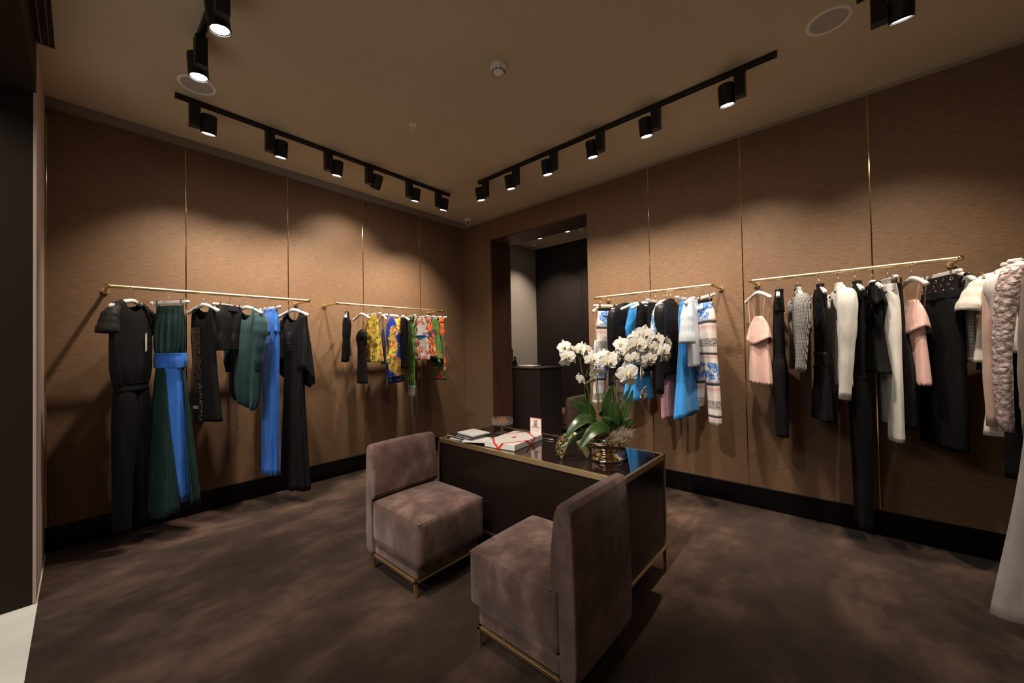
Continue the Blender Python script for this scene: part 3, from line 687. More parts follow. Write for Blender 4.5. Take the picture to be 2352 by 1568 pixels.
for part_i in range(2):
    mm = MB()
    for k in range(520):
        a = rn.uniform(0, 2 * PI); r_ = .125 * math.sqrt(rn.random())
        if rn.random() < .30: a = rn.uniform(-1.6, .5); r_ = rn.uniform(.07, .145)
        p = Vector((r_ * math.cos(a), r_ * math.sin(a), .018 + .03 * (1 - r_ / .14) + (.02 if -1.0 < a < .4 or a > 5.3 else 0))); pts = [p]
        d = Vector((rn.uniform(-1, 1), rn.uniform(-1, 1), rn.uniform(-.1, .8))).normalized()
        for j in range(6):
            d = (d + Vector((rn.uniform(-.9, .9), rn.uniform(-.9, .9), rn.uniform(-.9, .6)))).normalized(); p = p + d * .011; p.z = max(p.z, -.012 if p.xy.length > .125 else .01); pts.append(p.copy())
        mm.tube(pts, .0008, 4, caps=False)
    mm.build('moss_strands', plain('dry_grey_moss' if part_i else 'dry_tan_moss', (.36, .30, .22) if part_i else (.26, .21, .15), .9), t)
tag(t, 'tangle of dry grey-brown moss covering the soil in the gold bowl', 'moss', kind='stuff')

leafm, nt, b = newmat('orchid_leaf_green'); nn = noise(nt, mapping(nt), 14, 3)
nt.links.new(ramp(nt, nn, [(.3, (.014, .038, .008)), (.7, (.036, .080, .017))]), b.inputs['Base Color']); b.inputs['Roughness'].default_value = .32; b.inputs['Subsurface Weight'].default_value = .0
M['leaf'] = leafm
M['stem'] = plain('orchid_stem', (.07, .11, .02), .5); M['stake'] = plain('dark_stake', (.02, .014, .012), .6)
petal, nt, b = newmat('white_orchid_petal'); tcn = N(nt, 'ShaderNodeTexCoord')
wv_ = noise(nt, mapping(nt, (1, 1, 1)), 60, 2); nt.links.new(ramp(nt, wv_, [(.3, (.84, .81, .74)), (.7, (.90, .88, .83))]), b.inputs['Base Color'])
b.inputs['Roughness'].default_value = .55; b.inputs['Subsurface Weight'].default_value = .15; b.inputs['Subsurface Radius'].default_value = (.01, .01, .008); b.inputs['Subsurface Scale'].default_value = .5
M['petal'] = petal; M['lip'] = plain('orchid_lip', (.80, .70, .40), .5); M['throat'] = plain('orchid_throat', (.55, .30, .06), .5)
plant = empty('orchid_plant', (PX, PY, DZ + .13), GY, 'white moth orchid plant with long green leaves growing in the gold bowl', 'orchid')
Z0 = .13
def L(zx, zy, y=0.0):      # plant sketch units (quarter pixels of a frontal study) to metres in the plant's own frame
    return Vector(((1240 + zx / 4.126 - 1398) / 367., y, (1050 - (720 + zy / 4.126)) / 367. - Z0))
def leaf(base, mid, tip, wd, nrm, vfold=.25, n=16, m=8):
    base, mid, tip = Vector(base), Vector(mid), Vector(tip); g = []; nrm = Vector(nrm).normalized()
    ctrl = mid * 2 - (base + tip) / 2
    for i in range(n + 1):
        u = i / n; p = base * (1 - u) ** 2 + ctrl * 2 * u * (1 - u) + tip * u * u
        tn = ((ctrl - base) * (1 - u) + (tip - ctrl) * u).normalized(); sd = tn.cross(nrm).normalized(); nn_ = sd.cross(tn)
        h = wd / 2 * (math.sin(PI * min(1, .10 + u * .90) ** .85) ** .62 if u < .999 else .02)
        if u < .12: h *= .55 + u / .12 * .45
        g.append([p + sd * h * s_ + nn_ * (vfold * h * (abs(s_) ** 1.3) - .10 * h * s_ * s_) for s_ in [k / m * 2 - 1 for k in range(m + 1)]])
    mb = grid(MB(), g); lf = mb.build('leaf', 'leaf', plant, True, solid=.0022)
    rb_ = MB().tube([g[i][m // 2] + nn_ * .0006 for i in range(n)], .0014, 5); rb_.build('midrib', 'leaf', lf)
q = L
leaf(q(560, 1030, -.03), q(400, 955, -.10), q(228, 1125, -.12), .082, (-.2, -.7, .75))
leaf(q(670, 1065, -.08), q(510, 1035, -.13), q(345, 1212, -.16), .080, (-.1, -.8, .6))
leaf(q(520, 1060, .0), q(380, 1120, -.06), q(178, 1222, -.08), .045, (0, -.5, .8))
leaf(q(530, 1010, .0), q(490, 880, .0), q(428, 762, -.02), .070, (.45, -.9, .1))
leaf(q(490, 980, .04), q(420, 890, .03), q(345, 850, .0), .062, (.1, -.8, .5))
leaf(q(470, 900, .06), q(390, 825, .06), q(300, 800, .05), .030, (.1, -.6, .8))
leaf(q(700, 1050, .02), q(690, 860, .03), q(745, 662, .04), .100, (0, -1, .1))
leaf(q(760, 1060, -.03), q(715, 920, -.04), q(728, 770, -.02), .062, (.15, -1, .1))
leaf(q(800, 1050, -.01), q(775, 950, -.02), q(757, 830, .0), .035, (.3, -1, 0))
leaf(q(820, 1010, .02), q(880, 860, .02), q(915, 702, .0), .036, (-.5, -.8, .1))
leaf(q(790, 950, .05), q(850, 820, .06), q(893, 715, .06), .026, (-.6, -.8, .1))
leaf(q(600, 950, -.02), q(612, 910, -.04), q(612, 868, -.05), .050, (0, -1, .2))
leaf(q(735, 1030, -.06), q(665, 960, -.09), q(572, 935, -.10), .036, (0, -.5, .9))
leaf(q(815, 1050, -.01), q(850, 1010, -.03), q(892, 980, -.04), .060, (.2, -.9, .3))
leaf(q(700, 1070, -.06), q(690, 1010, -.07), q(680, 945, -.08), .050, (0, -1, .1))
def stem(pts, r=.0032, mat='stem', name='stem'):
    P_ = [q(*p) for p in pts]; o = []
    ks = [(i / (len(P_) - 1), *p) for i, p in enumerate(P_)]
    for i in range(25): o.append(Vector(crom(ks, i / 24)))
    MB().tube(o, r, 7).build(name, mat, plant)
stem([(510, 1000, 0), (490, 720, .0), (435, 540, 0), (410, 400, 0), (330, 330, -.02), (265, 300, -.03)])
stem([(475, 960, .03), (465, 700, .03), (430, 470, .02), (425, 380, .01)], .003)
stem([(590, 900, 0), (578, 640, 0), (570, 480, 0), (500, 450, -.01), (460, 350, -.02), (420, 300, -.02)])
stem([(580, 900, .02), (572, 600, .02), (575, 460, .02), (640, 430, .0), (700, 400, -.01)], .0026)
stem([(680, 970, -.02), (700, 700, -.01), (755, 420, .0)], .0024, 'stake', 'stake')
stem([(735, 900, .0), (740, 640, .0), (745, 480, .0), (800, 400, -.01), (880, 440, -.02), (980, 410, -.02), (1080, 330, -.02)])
stem([(820, 1000, .03), (890, 700, .02), (930, 500, .02), (1000, 330, .0), (1100, 240, .0), (1140, 240, -.01)])
stem([(880, 750, .02), (920, 620, .0), (945, 660, -.01), (960, 710, -.02)], .0018)
stem([(1160, 470, .02), (1130, 370, .0), (1115, 310, .0), (1190, 300, -.01)], .0022)
stem([(900, 600, .0), (920, 555, .0), (960, 545, -.01)], .0018)
stem([(500, 480, 0), (480, 530, 0), (460, 570, -.01)], .0018)
rn = random.Random(21)
def make_flower():
    pm = MB()
    def pet(ang, ln, wd, cup, z0):
        g = []
        for i in range(8):
            u = i / 7; h = wd / 2 * math.sin(PI * min(.985, .10 + u * .88)) ** .55; row = []
            for k in range(7):
                s_ = k / 3 - 1; rr = ln * u; x = s_ * h; zz = rr + (-.10 * ln * abs(s_) ** 2 * u)
                y = z0 - cup * (u * u) * ln + .12 * h * abs(s_) ** 2 * (1 - u) - .0015 * math.sin(s_ * 5 + u * 4)
                row.append(Vector((x * math.cos(ang) + zz * math.sin(ang), y, -x * math.sin(ang) + zz * math.cos(ang))))
            g.append(row)
        grid(pm, g)
    for a in (0, 2.25, -2.25): pet(a, .043, .030, .12, .002)
    for a in (1.42, -1.42): pet(a, .046, .052, .05, -.002)
    f = pm.build('flower', 'petal', plant, True, solid=.0009)
    lm = MB().sphere((0, -.005, .001), .0038, 8, .8); lm.tube([(0, -.004, -.003), (0, -.011, -.008), (0, -.013, -.016)], [.004, .004, .0015], 8).tube([(.003, -.006, -.003), (.009, -.010, -.003), (.008, -.012, .004)], [.003, .003, .001], 6).tube([(-.003, -.006, -.003), (-.009, -.010, -.003), (-.008, -.012, .004)], [.003, .003, .001], 6)
    lm.build('lip', 'lip', f)
    return f
FL = [  # zx, zy, depth, yaw(+ faces right), pitch(- droops), size
 (262, 282, -.02, -.5, .2, .95), (287, 368, -.04, -.05, -.1, 1.0), (345, 398, -.01, -1.2, -.3, .75), (268, 435, .0, -.4, -.7, .75), (355, 312, .01, 1.0, .5, .8), (425, 305, -.01, -1.0, .1, 1.0), (525, 398, -.03, -.15, 0, 1.15), (478, 318, .0, .6, .3, 1.0),
 (415, 592, -.02, -1.1, -.4, .9), (520, 608, -.01, .3, -1.0, .8), (560, 530, -.03, -.5, -.9, .95), (640, 372, .0, -.6, .5, 1.0), (668, 425, -.04, .1, 0, 1.25), (775, 402, -.02, 1.0, 0, .85), (735, 385, .0, -.8, 0, .8),
 (812, 262, .0, -.5, .2, 1.0), (868, 305, -.02, -.3, 0, 1.1), (905, 400, -.02, -.5, -.3, 1.0), (825, 335, .01, -.2, .1, .9), (1020, 182, -.03, -.1, .1, 1.35), (942, 262, -.05, 0, 0, 1.3), (1062, 292, -.04, .2, 0, 1.15), (965, 352, -.02, -.3, -.3, 1.0), (1003, 300, .0, .2, 0, 1.0), (1062, 398, -.03, .1, -.1, 1.05), (1085, 450, .0, .4, -.6, .95), (985, 438, -.01, -.6, -.7, .9), (930, 400, .02, .0, -.3, .9),
 (838, 538, -.05, .05, -.05, 1.45), (868, 622, -.03, .4, -.8, .95), (990, 540, -.02, 1.1, 0, 1.05), (998, 742, -.03, .95, -.2, 1.1), (1168, 235, -.01, -1.1, .1, 1.05), (1252, 262, -.02, .8, .2, .95), (1185, 320, -.04, -.4, 0, 1.0), (1222, 388, -.02, .6, -.3, 1.05), (1148, 345, .01, -.6, 0, .85), (955, 205, .02, -.5, .4, 1.0), (1085, 215, .02, .6, .3, 1.0)]
f0 = None
for (zx, zy, dy, yw, pt, s_) in FL:
    if f0 is None: f0 = make_flower(); f = f0
    else:
        f = f0.copy(); COL.objects.link(f); f.parent = plant
        for chd in f0.children: c_ = chd.copy(); COL.objects.link(c_); c_.parent = f
    f.location = q(zx, zy, dy); f.rotation_euler = (-pt, rn.uniform(-.35, .35), yw); f.scale = (s_ * 1.16,) * 3
# ------------------------------------------------------------------ clothes rails
RAILS = {1: ('x', -.36, -3.875, -2.450, 'long brass clothes rail on the left wall nearest the entrance'),
         2: ('x', -.33, -2.146, -.690, 'brass clothes rail on the left wall near the room corner'),
         3: ('y', -.31, -2.485, -3.642, 'brass clothes rail on the right wall beside the doorway'),
         4: ('y', -.28, -3.931, -5.082, 'brass clothes rail in the middle of the right wall'),
         5: ('b', -5.35, -.25, -1.75, 'brass clothes rail on the rear wall at the right edge of the view')}
RZ = 1.99
for k, (ax, off, a, b, lab) in RAILS.items():
    t = empty('clothes_rail', ((a + b) / 2, off, RZ) if ax != 'y' else (off, (a + b) / 2, RZ), 0, lab, 'clothes rail', 'brass clothes rails')
    h = (b - a) / 2
    P_ = (lambda u, v, z=0: (u, v, z)) if ax != 'y' else (lambda u, v, z=0: (v, u, z))
    wall = -off if ax != 'b' else YB - off
    MB().tube([P_(-h, 0), P_(h, 0)], .0135, 20).build('bar', 'brass', t)
    for s in (-1, 1):
        MB().tube([P_(s * h, 0), P_(s * h, wall - math.copysign(.01, wall))], .0125, 18).build('wall_arm', 'brass', t)
        MB().sphere(P_(s * h, 0), .0175, 10).build('elbow', 'brass_polished', t)
        MB().tube([P_(s * h, wall - math.copysign(.016, wall)), P_(s * h, wall)], .024, 24).build('flange', 'brass', t)

# ------------------------------------------------------------------ hangers
def zs(a): return -.094 - .075 * (min(abs(a), .24) / .21) ** 1.25
def hook_mb():
    pts = [(0, 0, -.092), (0, 0, -.060), (.004, 0, -.048), (.014, 0, -.036), (.0205, 0, -.020), (.0185, 0, .002)]
    for k in range(9):
        a = Rd(10 + k * 20); pts.append((.0175 * math.cos(a), 0, .0 + .0175 * math.sin(a)))
    pts.append((-.0165, 0, -.008)); return MB().tube(pts, .0017, 7)
def make_hanger(kind):
    t = empty('clothes_hanger' if kind == 'sh' else 'clip_hanger')
    hook_mb().build('hook', 'chrome', t)
    if kind == 'sh':
        pts, rad = [], []
        for k in range(29):
            u = k / 14 - 1; x = .212 * u; a = abs(u)
            pts.append((x, .006 * a * a, zs(x) + .001 - .010 * (1 - a) ** 2)); rad.append((.0175 - .005 * a if a < .75 else .0137 + .003 * math.sin((a - .75) / .25 * PI)) if a < .98 else .008)
        MB().tube(pts, rad, 16, flat=.85, ref=(0, 0, 1)).build('arms', 'hanger_white', t)
    else:
        rb_ = MB().box((-.165, -.006, -.112), (.165, .006, -.086)); rb_.build('bar', 'hanger_white', t, False, .004)
        for s in (-1, 1):
            MB().tube([(s * .160, 0, -.100), (s * .178, 0, -.099), (s * .186, 0, -.105)], [.013, .0135, .006], 14).build('end_knob', 'hanger_white', t)
            MB().box((s * .118 - .008, -.011, -.138), (s * .118 + .008, -.0065, -.078)).box((s * .118 - .008, .0065, -.138), (s * .118 + .008, .011, -.078)).box((s * .118 - .008, -.011, -.084), (s * .118 + .008, .011, -.080)).build('clip', 'chrome', t, False, .001)
    return t
PROTO = {}
def place_hanger(kind, loc, rz, label, sx=1.0):
    if kind not in PROTO: PROTO[kind] = make_hanger(kind); t = PROTO[kind]
    else: t = copy_tree(PROTO[kind])
    t.location = loc; t.rotation_euler = (0, 0, rz); t.scale = (sx, 1, 1); tag(t, label, 'hanger', 'white clothes hangers on the brass rails'); return t

# ------------------------------------------------------------------ cloth
def body(zt, zb, keys, top=None, folds=(), n=72, m=36, p=2.2, th=None, grow=0.0, hem=None, mb=None, thin=.22):
    """soft tube of cloth. keys: (t, half width, half depth, shift x, shift y, twist). top: dict for a shouldered neckline"""
    mb = mb or MB(); rings = []; full = th is None
    thf = th if callable(th) else (lambda t: th or (0, 2 * PI))
    for i in range(m + 1):
        t = (i / m) ** 1.35; hu, hv, du, dv, tw = crom(keys, t); ring = []; a0, a1 = thf(t); hv *= 1 - thin * min(1, t * 6)
        for j in range(n if full else n + 1):
            a = a0 + (a1 - a0) * j / n; c, s = math.cos(a), math.sin(a)
            cx = math.copysign(abs(c) ** (2 / p), c); sy = math.copysign(abs(s) ** (2 / p), s)
            x, y = hu * cx, hv * sy; z0 = zt
            if top:
                hw = keys[0][1]; xx = cx * hw; ax = abs(xx); nk = top.get('neck', .08); z0 = zs(ax) + .020
                if ax < nk:
                    dpt = top.get('front', .08) if sy > 0 else top.get('back', .03)
                    z0 = zs(nk) + .020 - dpt * (1 - (ax / nk) ** 2) ** .6
                elif top.get('arm') and ax > top['arm'][0]:
                    z0 -= top['arm'][1] * min(1, (ax - top['arm'][0]) / max(.01, hw - top['arm'][0])) ** .8
                if ax >= nk: y *= min(1, .25 + t / .05)
            nx, ny = cx / max(hu, .01), sy / max(hv, .01); nl = math.hypot(nx, ny) + 1e-9; nx /= nl; ny /= nl
            d = grow
            for (k, amp, ph, t0) in folds:
                if t > t0: d += amp * ((t - t0) / (1 - t0)) ** .7 * math.sin(k * a + ph + 1.3 * math.sin(2.1 * t + ph))
            x += nx * d; y += ny * d
            ze = zb + (hem(cx, sy) if hem else 0)
            ct, st = math.cos(tw), math.sin(tw)
            ring.append((du + x * ct - y * st, dv + x * st + y * ct, z0 + (ze - z0) * t))
        rings.append(ring)
    return mb.loft(rings, caps=False, close=full)
def sleeve(pts, rad, flat=.75, mb=None, wr=.004, seed=0, n=22):
    mb = mb or MB(); ks = [(i / (len(pts) - 1), *p, r) for i, (p, r) in enumerate(zip(pts, rad))]; P_, R_ = [], []
    for i in range(22):
        u = i / 21; x, y, z, r = crom(ks, u); P_.append((x, y, z)); R_.append(r + wr * math.sin(9 * u + seed) * math.sin(23 * u + seed * 2) * min(1, u * 3))
    return mb.tube(P_, R_, n, caps=False, flat=flat, ref=(0, 1, 0))
def strap_line(pts, r=.0022, mb=None, flat=1.0): return (mb or MB()).tube(pts, r, 6, flat=flat)
def trousers(zt, crotch, zb, hu, hv, leg=(.085, .075, .07), knee=.5, sep=.5, folds=((2, .004, 0, 0),), tilt=0.0, hips=None, zb2=None, spread=0.0):
    """returns (seat mesh, left leg, right leg)"""
    hp = hips or hu * 1.12; L_ = zt - zb; tc = (zt - crotch) / L_
    seat = body(zt + .002, zt - min(.055, (zt - crotch) * .3), [(0, hu * 1.012, hv * 1.05, 0, 0, 0), (1, hu * 1.03, hv * 1.35, 0, 0, 0)], folds=(), m=5, grow=.0035, thin=0)
    legs = []
    for s, z_ in ((-1, zb), (1, zb2 or zb)):
        c2_ = s * hp * sep + tilt * .5 + s * spread * .5; c3_ = s * hp * sep + tilt + s * spread; w1 = min(leg[0], hp * .55)
        ks_ = [(0, hu * .54, hv, s * hu * .46, 0, 0), (tc * .45, hp * .545, hv * 1.45, s * hp * .455, 0, 0), (tc, (hp * .545 + w1) / 2, hv * 1.6, s * (hp - (hp * .545 + w1) / 2), 0, 0), (tc + (1 - tc) * .2, w1, hv * 1.5, s * (hp * 1.01 - w1), 0, 0)]
        kk = tc + (1 - tc) * max(knee, .35)
        ks_ += [(kk, leg[1], hv * 1.35, c2_, .0, .1), (1, leg[2], hv * 1.3, c3_, .0, .15)]
        legs.append(body(zt, z_, ks_, folds=folds, n=44, m=44, thin=0))
    return seat, legs[0], legs[1]
def put(rail, s, yaw, name, label, cat, group, parts, hanger=None, hlabel=None, dz=0.0, solid=.0022):
    ax, off = RAILS[rail][:2]
    loc = (s, off, RZ + dz) if ax != 'y' else (off, s, RZ + dz); rz = Rd((0 if ax == 'y' else 90) + yaw)
    if len(parts) == 1:
        o = parts[0][1].build(name, parts[0][2], None, True, solid=solid); o.location = loc; o.rotation_euler = (0, 0, rz); tag(o, label, cat, group)
    else:
        o = empty(name, loc, rz, label, cat, group)
        for pt in parts:
            c_ = pt[1].build(pt[0], pt[2], o, True, solid=(pt[3] if len(pt) > 3 else solid))
            if len(pt) > 4: c_['label'] = pt[4]
    o.scale = (1, {1: .92, 2: .78, 3: .82, 4: .72, 5: .9}[rail], 1)
    if hanger: place_hanger(hanger, (loc[0], loc[1], RZ), rz, hlabel, .82 if rail == 5 else 1)
    return o
G1, G2, G3, G4, G5 = 'clothes on the long left wall rail', 'clothes on the left wall rail near the corner', 'clothes on the rail beside the doorway', 'clothes on the middle rail of the right wall', 'clothes on the rail at the right edge'
def long_sleeves(hw, L, r0=.058, r1=.042, fwd=0.02, spread=.02, seed=0):
    out = []
    for s in (-1, 1):
        out.append(sleeve([(s * (hw - .03), 0, zs(hw) - .01), (s * (hw + .012), .0, zs(hw) - .06), (s * (hw + spread), fwd * .3, zs(hw) - L * .5), (s * (hw + spread * (.4 if spread < .03 else 1)), fwd, zs(hw) - L)], [r0 * .55, r0, (r0 + r1) / 2, r1], .62, seed=seed + s))
    return out
def short_sleeves(hw, L, r0=.06, r1=.07, out_=.07):
    return [sleeve([(s * (hw - .03), 0, zs(hw) - .005), (s * (hw + out_ * .5), 0, zs(hw) - L * .35), (s * (hw + out_), 0, zs(hw) - L)], [r0 * .6, r0, r1], .6) for s in (-1, 1)]
BLUE = cloth('cobalt_satin', (.045, .20, .74), .38, .1, (.05, 300), .5)
SKY = cloth('sky_blue_crepe', (.035, .30, .78), .6, .2)
DGREEN = cloth('bottle_green_chiffon', (.008, .034, .029), .5, .05, (.1, 300), .4)
TEAL = cloth('teal_knit', (.022, .062, .066), .9, .1, (.9, 190))
PINK = cloth('blush_pink_crepe', (.80, .50, .44), .65, .2)
ROSE = cloth('rose_pink_satin', (.66, .33, .37), .5, .2)
WHITE = cloth('white_wool', (.82, .79, .74), .8, .2)
IVORY = cloth('ivory_crepe', (.84, .79, .70), .7, .2)
PALE = cloth('pale_blue_white_cotton', (.66, .74, .82), .7, .2)
NAVY = cloth('navy_cloth', (.012, .016, .10), .6, .2)
BLUSH = cloth('nude_blush_wool', (.62, .42, .34), .8, .2)
STONE = cloth('stone_beige_cotton', (.42, .36, .29), .85, .1)
LTPINKTR = cloth('soft_pink_white_wool', (.72, .63, .60), .75, .2)
SHEER = cloth('black_sheer_mesh', (.022, .017, .015), .6, .05)
tagw = plain('white_swing_tag', (.85, .84, .80), .6); stud = plain('silver_crystal', (.8, .8, .8), .15, 1.0)
B, S_, LT = BLK(), BLKS(), LEATHER()
# ---- rail 1
bd_ = body(0, -.76, [(0, .195, .02, 0, 0, 0), (.2, .205, .05, 0, 0, 0), (.75, .19, .075, 0, 0, 0), (.95, .165, .06, 0, 0, 0), (1, .15, .052, 0, 0, 0)], dict(neck=.095, front=.05, back=.085), ((9, .007, 0, .15), (16, .004, 1, .4)))
sl = short_sleeves(.185, .20, .055, .075, .055)
st_, l1, l2 = trousers(-.745, -1.05, -1.84, .15, .040, (.088, .072, .048), .5, .50, ((3, .007, 0, 0),), -.02, .158)
put(1, -3.745, -36, 'jumpsuit', 'long black jumpsuit with sheer cap sleeves and gathered waist, nearest the entrance', 'jumpsuit', G1,
    [('bodice', bd_, S_), ('sleeve', sl[0], SHEER), ('sleeve', sl[1], SHEER), ('waistband', body(-.74, -.79, [(0, .152, .054, 0, 0, 0), (1, .155, .055, 0, 0, 0)], m=4, grow=.002), B), ('yoke', st_, B), ('leg', l1, B), ('leg', l2, B),
     ('price_tag', MB().box((.03, -.075, -.50), (.036, -.073, -.36)).box((.042, -.075, -.49), (.047, -.073, -.35)), tagw, 0)], 'sh', 'white shoulder hanger holding the black jumpsuit')
cp = body(-.125, -.53, [(0, .125, .022, 0, 0, 0), (.4, .14, .045, 0, 0, 0), (.85, .135, .05, 0, 0, 0), (1, .12, .045, 0, 0, 0)], None, ((15, .008, 0, 0), (29, .004, .5, 0)), m=24, n=160)
K_ = [(0, .118, .050, 0, 0, 0), (.2, .15, .075, 0, 0, 0), (.6, .19, .105, 0, 0, 0), (1, .235, .135, 0, 0, 0)]
pl = [(44, .0055, 0, 0), (7, .014, 1, .1)]
put(1, -3.525, 32, 'pleated_gown', 'strapless bottle-green pleated gown with bright blue sash and blue centre panel', 'gown', G1,
    [('bodice', cp, DGREEN), ('sash', body(-.515, -.635, [(0, .128, .053, 0, 0, 0), (.5, .134, .060, 0, 0, 0), (1, .128, .056, 0, 0, 0)], None, ((5, .005, 1, 0), (13, .003, 0, 0)), m=14, grow=.012), BLUE),
     ('skirt', body(-.60, -1.83, K_, None, pl, n=300, m=30, th=lambda t: (Rd(175 - 11 * t), Rd(455 + 41 * t)), hem=lambda c, s: .09 * max(0, -c)), DGREEN), ('centre_panel', body(-.61, -1.71, [(0, .108, .052, 0, 0, 0), (.3, .13, .075, 0, 0, 0), (1, .16, .115, 0, 0, 0)], None, ((7, .006, 1, .1),), n=80, m=24, th=(Rd(95), Rd(195))), BLUE)],
    'clip', 'white clip hanger holding the green and blue gown')
bd_ = body(0, -1.10, [(0, .170, .018, 0, 0, 0), (.12, .165, .045, 0, 0, 0), (.4, .145, .055, 0, 0, 0), (1, .19, .06, -.01, 0, .1)], dict(neck=.10, front=.13, back=.06, arm=(.135, .20)), ((5, .005, 0, .2),))
sq = body(-.30, -1.12, [(0, .160, .050, 0, 0, 0), (.25, .147, .055, 0, 0, 0), (1, .192, .062, -.01, 0, .1)], None, ((5, .005, 0, .0),), n=24, th=(Rd(52), Rd(100)), grow=.004)
put(1, -3.305, 20, 'sequin_dress', 'short black sleeveless dress with glittering sequinned side panel', 'dress', G1, [('dress_body', bd_, B), ('sequin_panel', sq, 'sequin'),
    ('price_tag', MB().box((-.02, .066, -.99), (.04, .068, -.965)), tagw, 0)], 'sh', 'white shoulder hanger holding the black sequinned dress')
a_, b1, b2 = trousers(-.10, -.30, -.50, .135, .03, (.11, .105, .10), .5, .45, ((3, .006, 0, 0),), 0, .165)
stt = MB()
for k in range(26): stt.sphere((-.152, .012, -.13 - k * .0125), .0045, 4)
put(1, -3.123, -48, 'leather_shorts', 'black leather shorts edged with a line of silver studs', 'shorts', G1, [('yoke', a_, LT), ('leg', b1, LT), ('leg', b2, LT), ('stud_trim', stt, stud, 0)], 'clip', 'white clip hanger holding the black leather shorts')
bd_ = body(0, -1.01, [(0, .185, .02, 0, 0, 0), (.15, .19, .050, -.015, 0, 0), (.5, .165, .065, -.005, 0, .15), (.8, .15, .060, .02, 0, .2), (.93, .13, .05, .02, 0, .2), (1, .085, .035, .02, 0, .2)], dict(neck=.10, front=.12, back=.07), ((5, .016, 0, .15), (11, .007, 2, .2)), hem=lambda c, s: .05 * c)
s5 = [sleeve([(s * .15, 0, -.17), (s * .185, .0, -.26), (s * .20, .03, -.45), (s * .185, .05, -.70)], [.04, .065, .052, .022], .6, wr=.008) for s in (-1, 1)]
put(1, -2.993, 22, 'knit_top', 'slouchy teal knitted top with dropped sleeves', 'top', G1, [('top_body', bd_, TEAL), ('sleeve', s5[0], TEAL), ('sleeve', s5[1], TEAL)], 'sh', 'white shoulder hanger holding the teal knitted top')
put(1, -2.802, 10, 'satin_gown', 'long narrow cobalt blue satin gown', 'gown', G1, [('dress_body', body(-.105, -1.69, [(0, .115, .018, 0, 0, 0), (.10, .14, .05, 0, 0, 0), (.45, .125, .05, 0, 0, 0), (1, .105, .055, .01, 0, .1)], None, ((9, .007, 0, 0), (17, .004, 1, .1)), n=110), BLUE),
    ('bodice_drape', body(-.11, -.34, [(0, .118, .022, 0, 0, 0), (1, .142, .052, 0, 0, 0)], None, ((7, .008, 2, 0),), m=12, grow=.004, th=(Rd(60), Rd(230))), BLUE), ('price_tag', MB().box((.12, .03, -.20), (.15, .032, -.16)), tagw, 0)], 'clip', 'white clip hanger holding the cobalt gown')
bd_ = body(0, -1.88, [(0, .165, .018, 0, 0, 0), (.08, .155, .05, 0, 0, 0), (.3, .125, .06, 0, 0, 0), (1, .19, .085, 0, 0, 0)], dict(neck=.10, front=.13, back=.10, arm=(.14, .22)), ((8, .009, 0, .25), (15, .005, 1, .3)), n=100, m=44)
cpe = [body(-.20 if s > 0 else -.17, -.78 if s < 0 else -.70, [(0, .045, .025, s * .130, 0, 0), (.5, .065, .055, s * .145, 0, 0), (1, .085, .070, s * .155, 0, 0)], None, ((4, .014, s, .1), (7, .006, 0, .2)), m=16, n=60, hem=lambda c, s_: .10 * s_) for s in (-1, 1)]
bdg = MB()
for r_ in range(9):
    for c_ in range(4): bdg.sphere((-.035 + c_ * .020, .060 - .003 * r_ * 0, -.33 - r_ * .022), .005, 4, .7)
put(1, -2.595, 20, 'cape_gown', 'long black gown with cape sleeves and jewelled bodice, right of the cobalt gown', 'gown', G1, [('dress_body', bd_, S_), ('cape_sleeve', cpe[0], S_), ('cape_sleeve', cpe[1], S_), ('beading', bdg, stud, 0)], 'sh', 'white shoulder hanger holding the black cape gown')

# ---- rail 2
def jacket(hw, L, mat, sl_mat=None, slL=None, fold=((5, .006, 0, .1),), hem_w=None, neck=.075, d=.06, collar=True, parts=None, r0=.06, fwd=.03, spread=.02):
    o = [('body', body(0, -L, [(0, hw, .02, 0, 0, 0), (.12, hw, d * .8, 0, 0, 0), (.5, hw * .93, d, 0, 0, 0), (1, hem_w or hw * .98, d, 0, 0, 0)], dict(neck=neck, front=.05, back=.01), fold), mat)]
    for s in long_sleeves(hw, slL or (L - .08), r0=r0, r1=min(.042, r0 * .85), fwd=fwd, spread=spread): o.append(('sleeve', s, sl_mat or mat))
    if collar: o.append(('collar', body(-.088, -.150, [(0, neck * .75, .030, 0, 0, 0), (1, neck * 1.12, .045, 0, 0, 0)], None, (), m=6), mat))
    return o + (parts or [])
put(2, -2.035, -28, 'short_jacket', 'small black jacket hanging alone at the left end of the corner rail', 'jacket', G2, jacket(.15, .58, B, slL=.50, r0=.045, d=.045), 'sh', 'white hanger holding the small black jacket')
bd_ = body(-.30, -.90, [(0, .07, .03, 0, 0, 0), (.12, .10, .05, 0, 0, .2), (.3, .07, .045, 0, 0, .2), (1, .088, .055, 0, 0, .2)], None, ((4, .006, 0, .2),))
hd = MB().sphere((-.030, 0, -.345), .058, 12, 1.25)
stp = strap_line([(-.06, .01, -.12), (-.05, .01, -.31)]); strap_line([(.07, .01, -.12), (.05, .01, -.31)], mb=stp)
put(2, -1.867, -2, 'strap_dress', 'black dress hung low by two long thin straps beside a wall seam', 'dress', G2, [('dress_body', bd_, S_), ('bust_drape', hd, S_, 0), ('straps', stp, S_, 0)], 'sh', 'white hanger from which the low black strap dress hangs')
put(2, -1.733, 2, 'floral_skirt', 'yellow floral flared skirt on a clip hanger', 'skirt', G2, [('skirt', body(-.115, -.66, [(0, .10, .02, 0, 0, 0), (.4, .15, .06, 0, 0, 0), (1, .185, .10, 0, 0, 0)], None, ((5, .014, 0, .1),), hem=lambda c, s: .09 * max(0, c)), 'yellow_floral')], 'clip', 'white clip hanger holding the yellow floral skirt')
